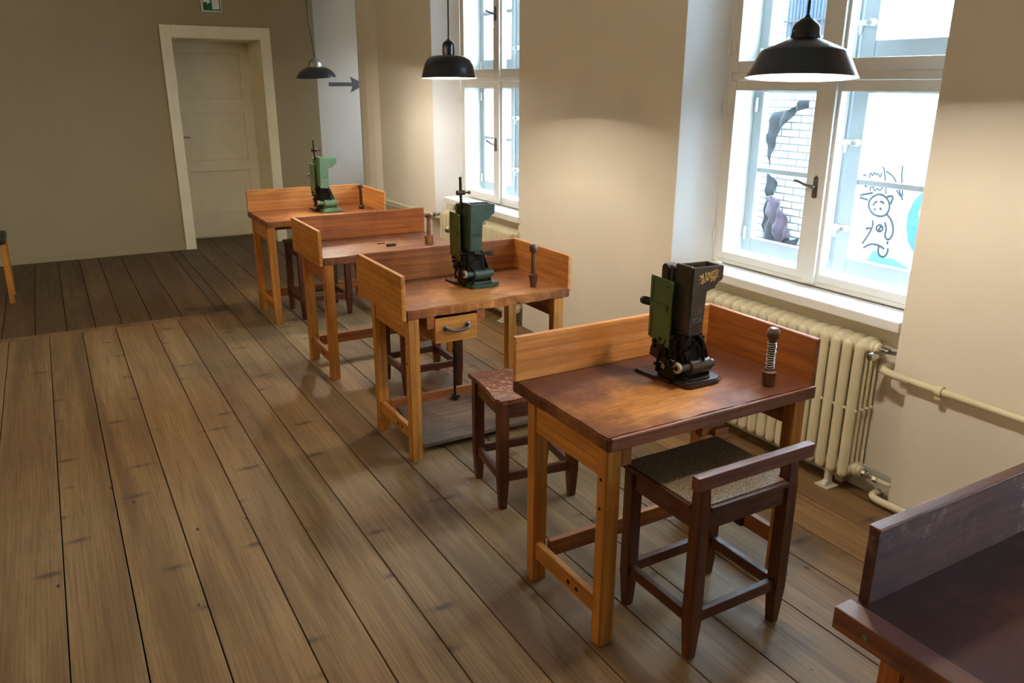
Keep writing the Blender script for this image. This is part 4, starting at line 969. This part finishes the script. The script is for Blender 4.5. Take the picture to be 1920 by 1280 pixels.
# far left stool with splayed pale legs
t = empty('stool', (-0.585, 7.77, 0), label='stool with dark seat and pale wooden legs cut off at the left edge', cat='stool')
MB().box(-0.19, 0.19, -0.18, 0.18, 0.495, 0.56, bev=0.02).obj('seat', plain('dark_seat', (38, 34, 32), 0.5), t)
for sx in (-1, 1):
    for sy in (-1, 1):
        MB().bar((sx * 0.155, sy * 0.16, 0), (sx * 0.165, sy * 0.13, 0.50), 0.034, 0.034, 0.003, 0.045, 0.045).obj('leg', W('honey', 'z'), t)

# ================================================================== PENDANT LAMPS
M_BULB = emit('lamp_bulb', (1.0, 0.80, 0.55), 30)
def lamp(x, y, zr, prof_out, capp, cap_mat, label, bulb_h, tilt=(0, 0), on=1.0, rim_r=0.163, curve=0.0, screw=False):
    t = empty('pendant_lamp', (x, y, zr), label=label, cat='lamp'); t.rotation_euler = (tilt[0], tilt[1], 0)
    inner = [(r - 0.004, z - 0.002) for r, z in prof_out]
    inner[0] = (prof_out[0][0] - 0.003, prof_out[0][1] + 0.0005)
    MB().lathe(prof_out, 64, cap=False).obj('lamp_shade', M_BLACK, t)
    MB().lathe(inner + [(0.0, inner[-1][1] - 0.001)], 64, cap=False).obj('shade_lining', M_IN, t, label='white enamel shade lining')
    MB().lathe(capp, 32).obj('lamp_cap', cap_mat, t)
    if screw: MB().cyl((-0.04, -0.005, 0.128), (-0.062, -0.008, 0.128), 0.002, seg=8).obj('screw', M_STEEL, t)
    zc = capp[-1][1]
    inv = Matrix.Rotation(tilt[1], 3, 'Y') @ Matrix.Rotation(tilt[0], 3, 'X')
    top = (Matrix.Rotation(tilt[1], 3, 'Y') @ Matrix.Rotation(tilt[0], 3, 'X')).inverted() @ Vector((0.02 * curve, 0, H - zr))
    mid = [(0, 0, zc - 0.005), (0.001, 0, zc + 0.05), (0.012 * curve, 0, zc + 0.2), (0.02 * curve, 0, zc + 0.5), tuple(top)]
    MB().tube(mid, 0.0042, 8, 2).obj('lamp_cord', M_CORD, t)
    mb = MB(); mb.ball((0, 0, bulb_h), 0.03, seg=20); mb.cyl((0, 0, bulb_h + 0.02), (0, 0, prof_out[-1][1]), 0.014); mb.obj('bulb', M_BULB, t)
    l = bpy.data.lights.new('lamp_light', 'POINT'); l.energy = LAMP_POWER * on; l.color = (1.0, 0.885, 0.74); l.shadow_soft_size = 0.032
    o = bpy.data.objects.new('lamp_light', l); COL.objects.link(o); o.parent = t; o.location = (0, 0, bulb_h)
    return t
lamp(2.0, 1.733, 1.772, [(0.1635, 0), (0.160, 0.004), (0.1265, 0.072), (0.122, 0.077), (0.043, 0.112)], [(0.042, 0.106), (0.043, 0.118), (0.041, 0.122), (0.040, 0.14), (0.036, 0.15), (0.020, 0.165), (0.009, 0.170), (0.007, 0.176)], plain('aged_bronze_cap', (44, 36, 32), 0.45, 0.4), 'faceted black pendant lamp in front of the nearest window', 0.036, (rad(-2.6), rad(3.0)), 1.0, curve=1.0, screw=True)
p2 = [(0.155, 0), (0.152, 0.004), (0.144, 0.035), (0.134, 0.07), (0.122, 0.095), (0.105, 0.110), (0.08, 0.117), (0.032, 0.120)]
lamp(2.0, 4.172, 1.783, p2, [(0.034, 0.116), (0.034, 0.17), (0.031, 0.182), (0.023, 0.192), (0.012, 0.198), (0.006, 0.206)], M_BLACK, 'rounded bell-shaped black pendant lamp in front of the far window, middle of the row', 0.072, (rad(-1.6), rad(0.8)), 1.0, curve=0.2)
p3 = [(r * 0.95, z * 0.95) for r, z in [(0.160, 0), (0.158, 0.004), (0.145, 0.028), (0.125, 0.050), (0.10, 0.066), (0.075, 0.076), (0.052, 0.082)]]
lamp(1.90, 6.33, 1.800, p3, [(0.053, 0.076), (0.054, 0.086), (0.049, 0.107), (0.038, 0.124), (0.021, 0.136), (0.009, 0.145)], plain('silver_cap', (150, 138, 120), 0.4, 0.6), 'shallow black pendant lamp with silvery cap, farthest of the row', 0.028, (rad(3.0), rad(-3.5)), 1.35, curve=-0.6)

# ceiling globes over the aisle on the left side of the room
def globe(x, y, label):
    t = empty('ceiling_globe', (x, y, H), label=label, cat='lamp')
    MB().lathe([(0.07, -0.03), (0.075, -0.02), (0.075, 0)], 28).obj('ceiling_plate', M_PAINT, t)
    MB().cyl((0, 0, -0.02), (0, 0, -0.34), 0.008).obj('stem', M_STEEL, t)
    MB().ball((0, 0, -0.45), 0.13, seg=32).obj('glass_globe', emit('opal_glass', (1.0, 0.80, 0.52), GLOBE_POWER / (4 * PI * PI * 0.13 ** 2)), t)
globe(-2.9, 1.4, 'opal ceiling globe left of the aisle, nearest of the three')
globe(-2.9, 3.7, 'opal ceiling globe left of the aisle, middle of the three')
globe(-2.9, 6.0, 'opal ceiling globe left of the aisle, farthest of the three')
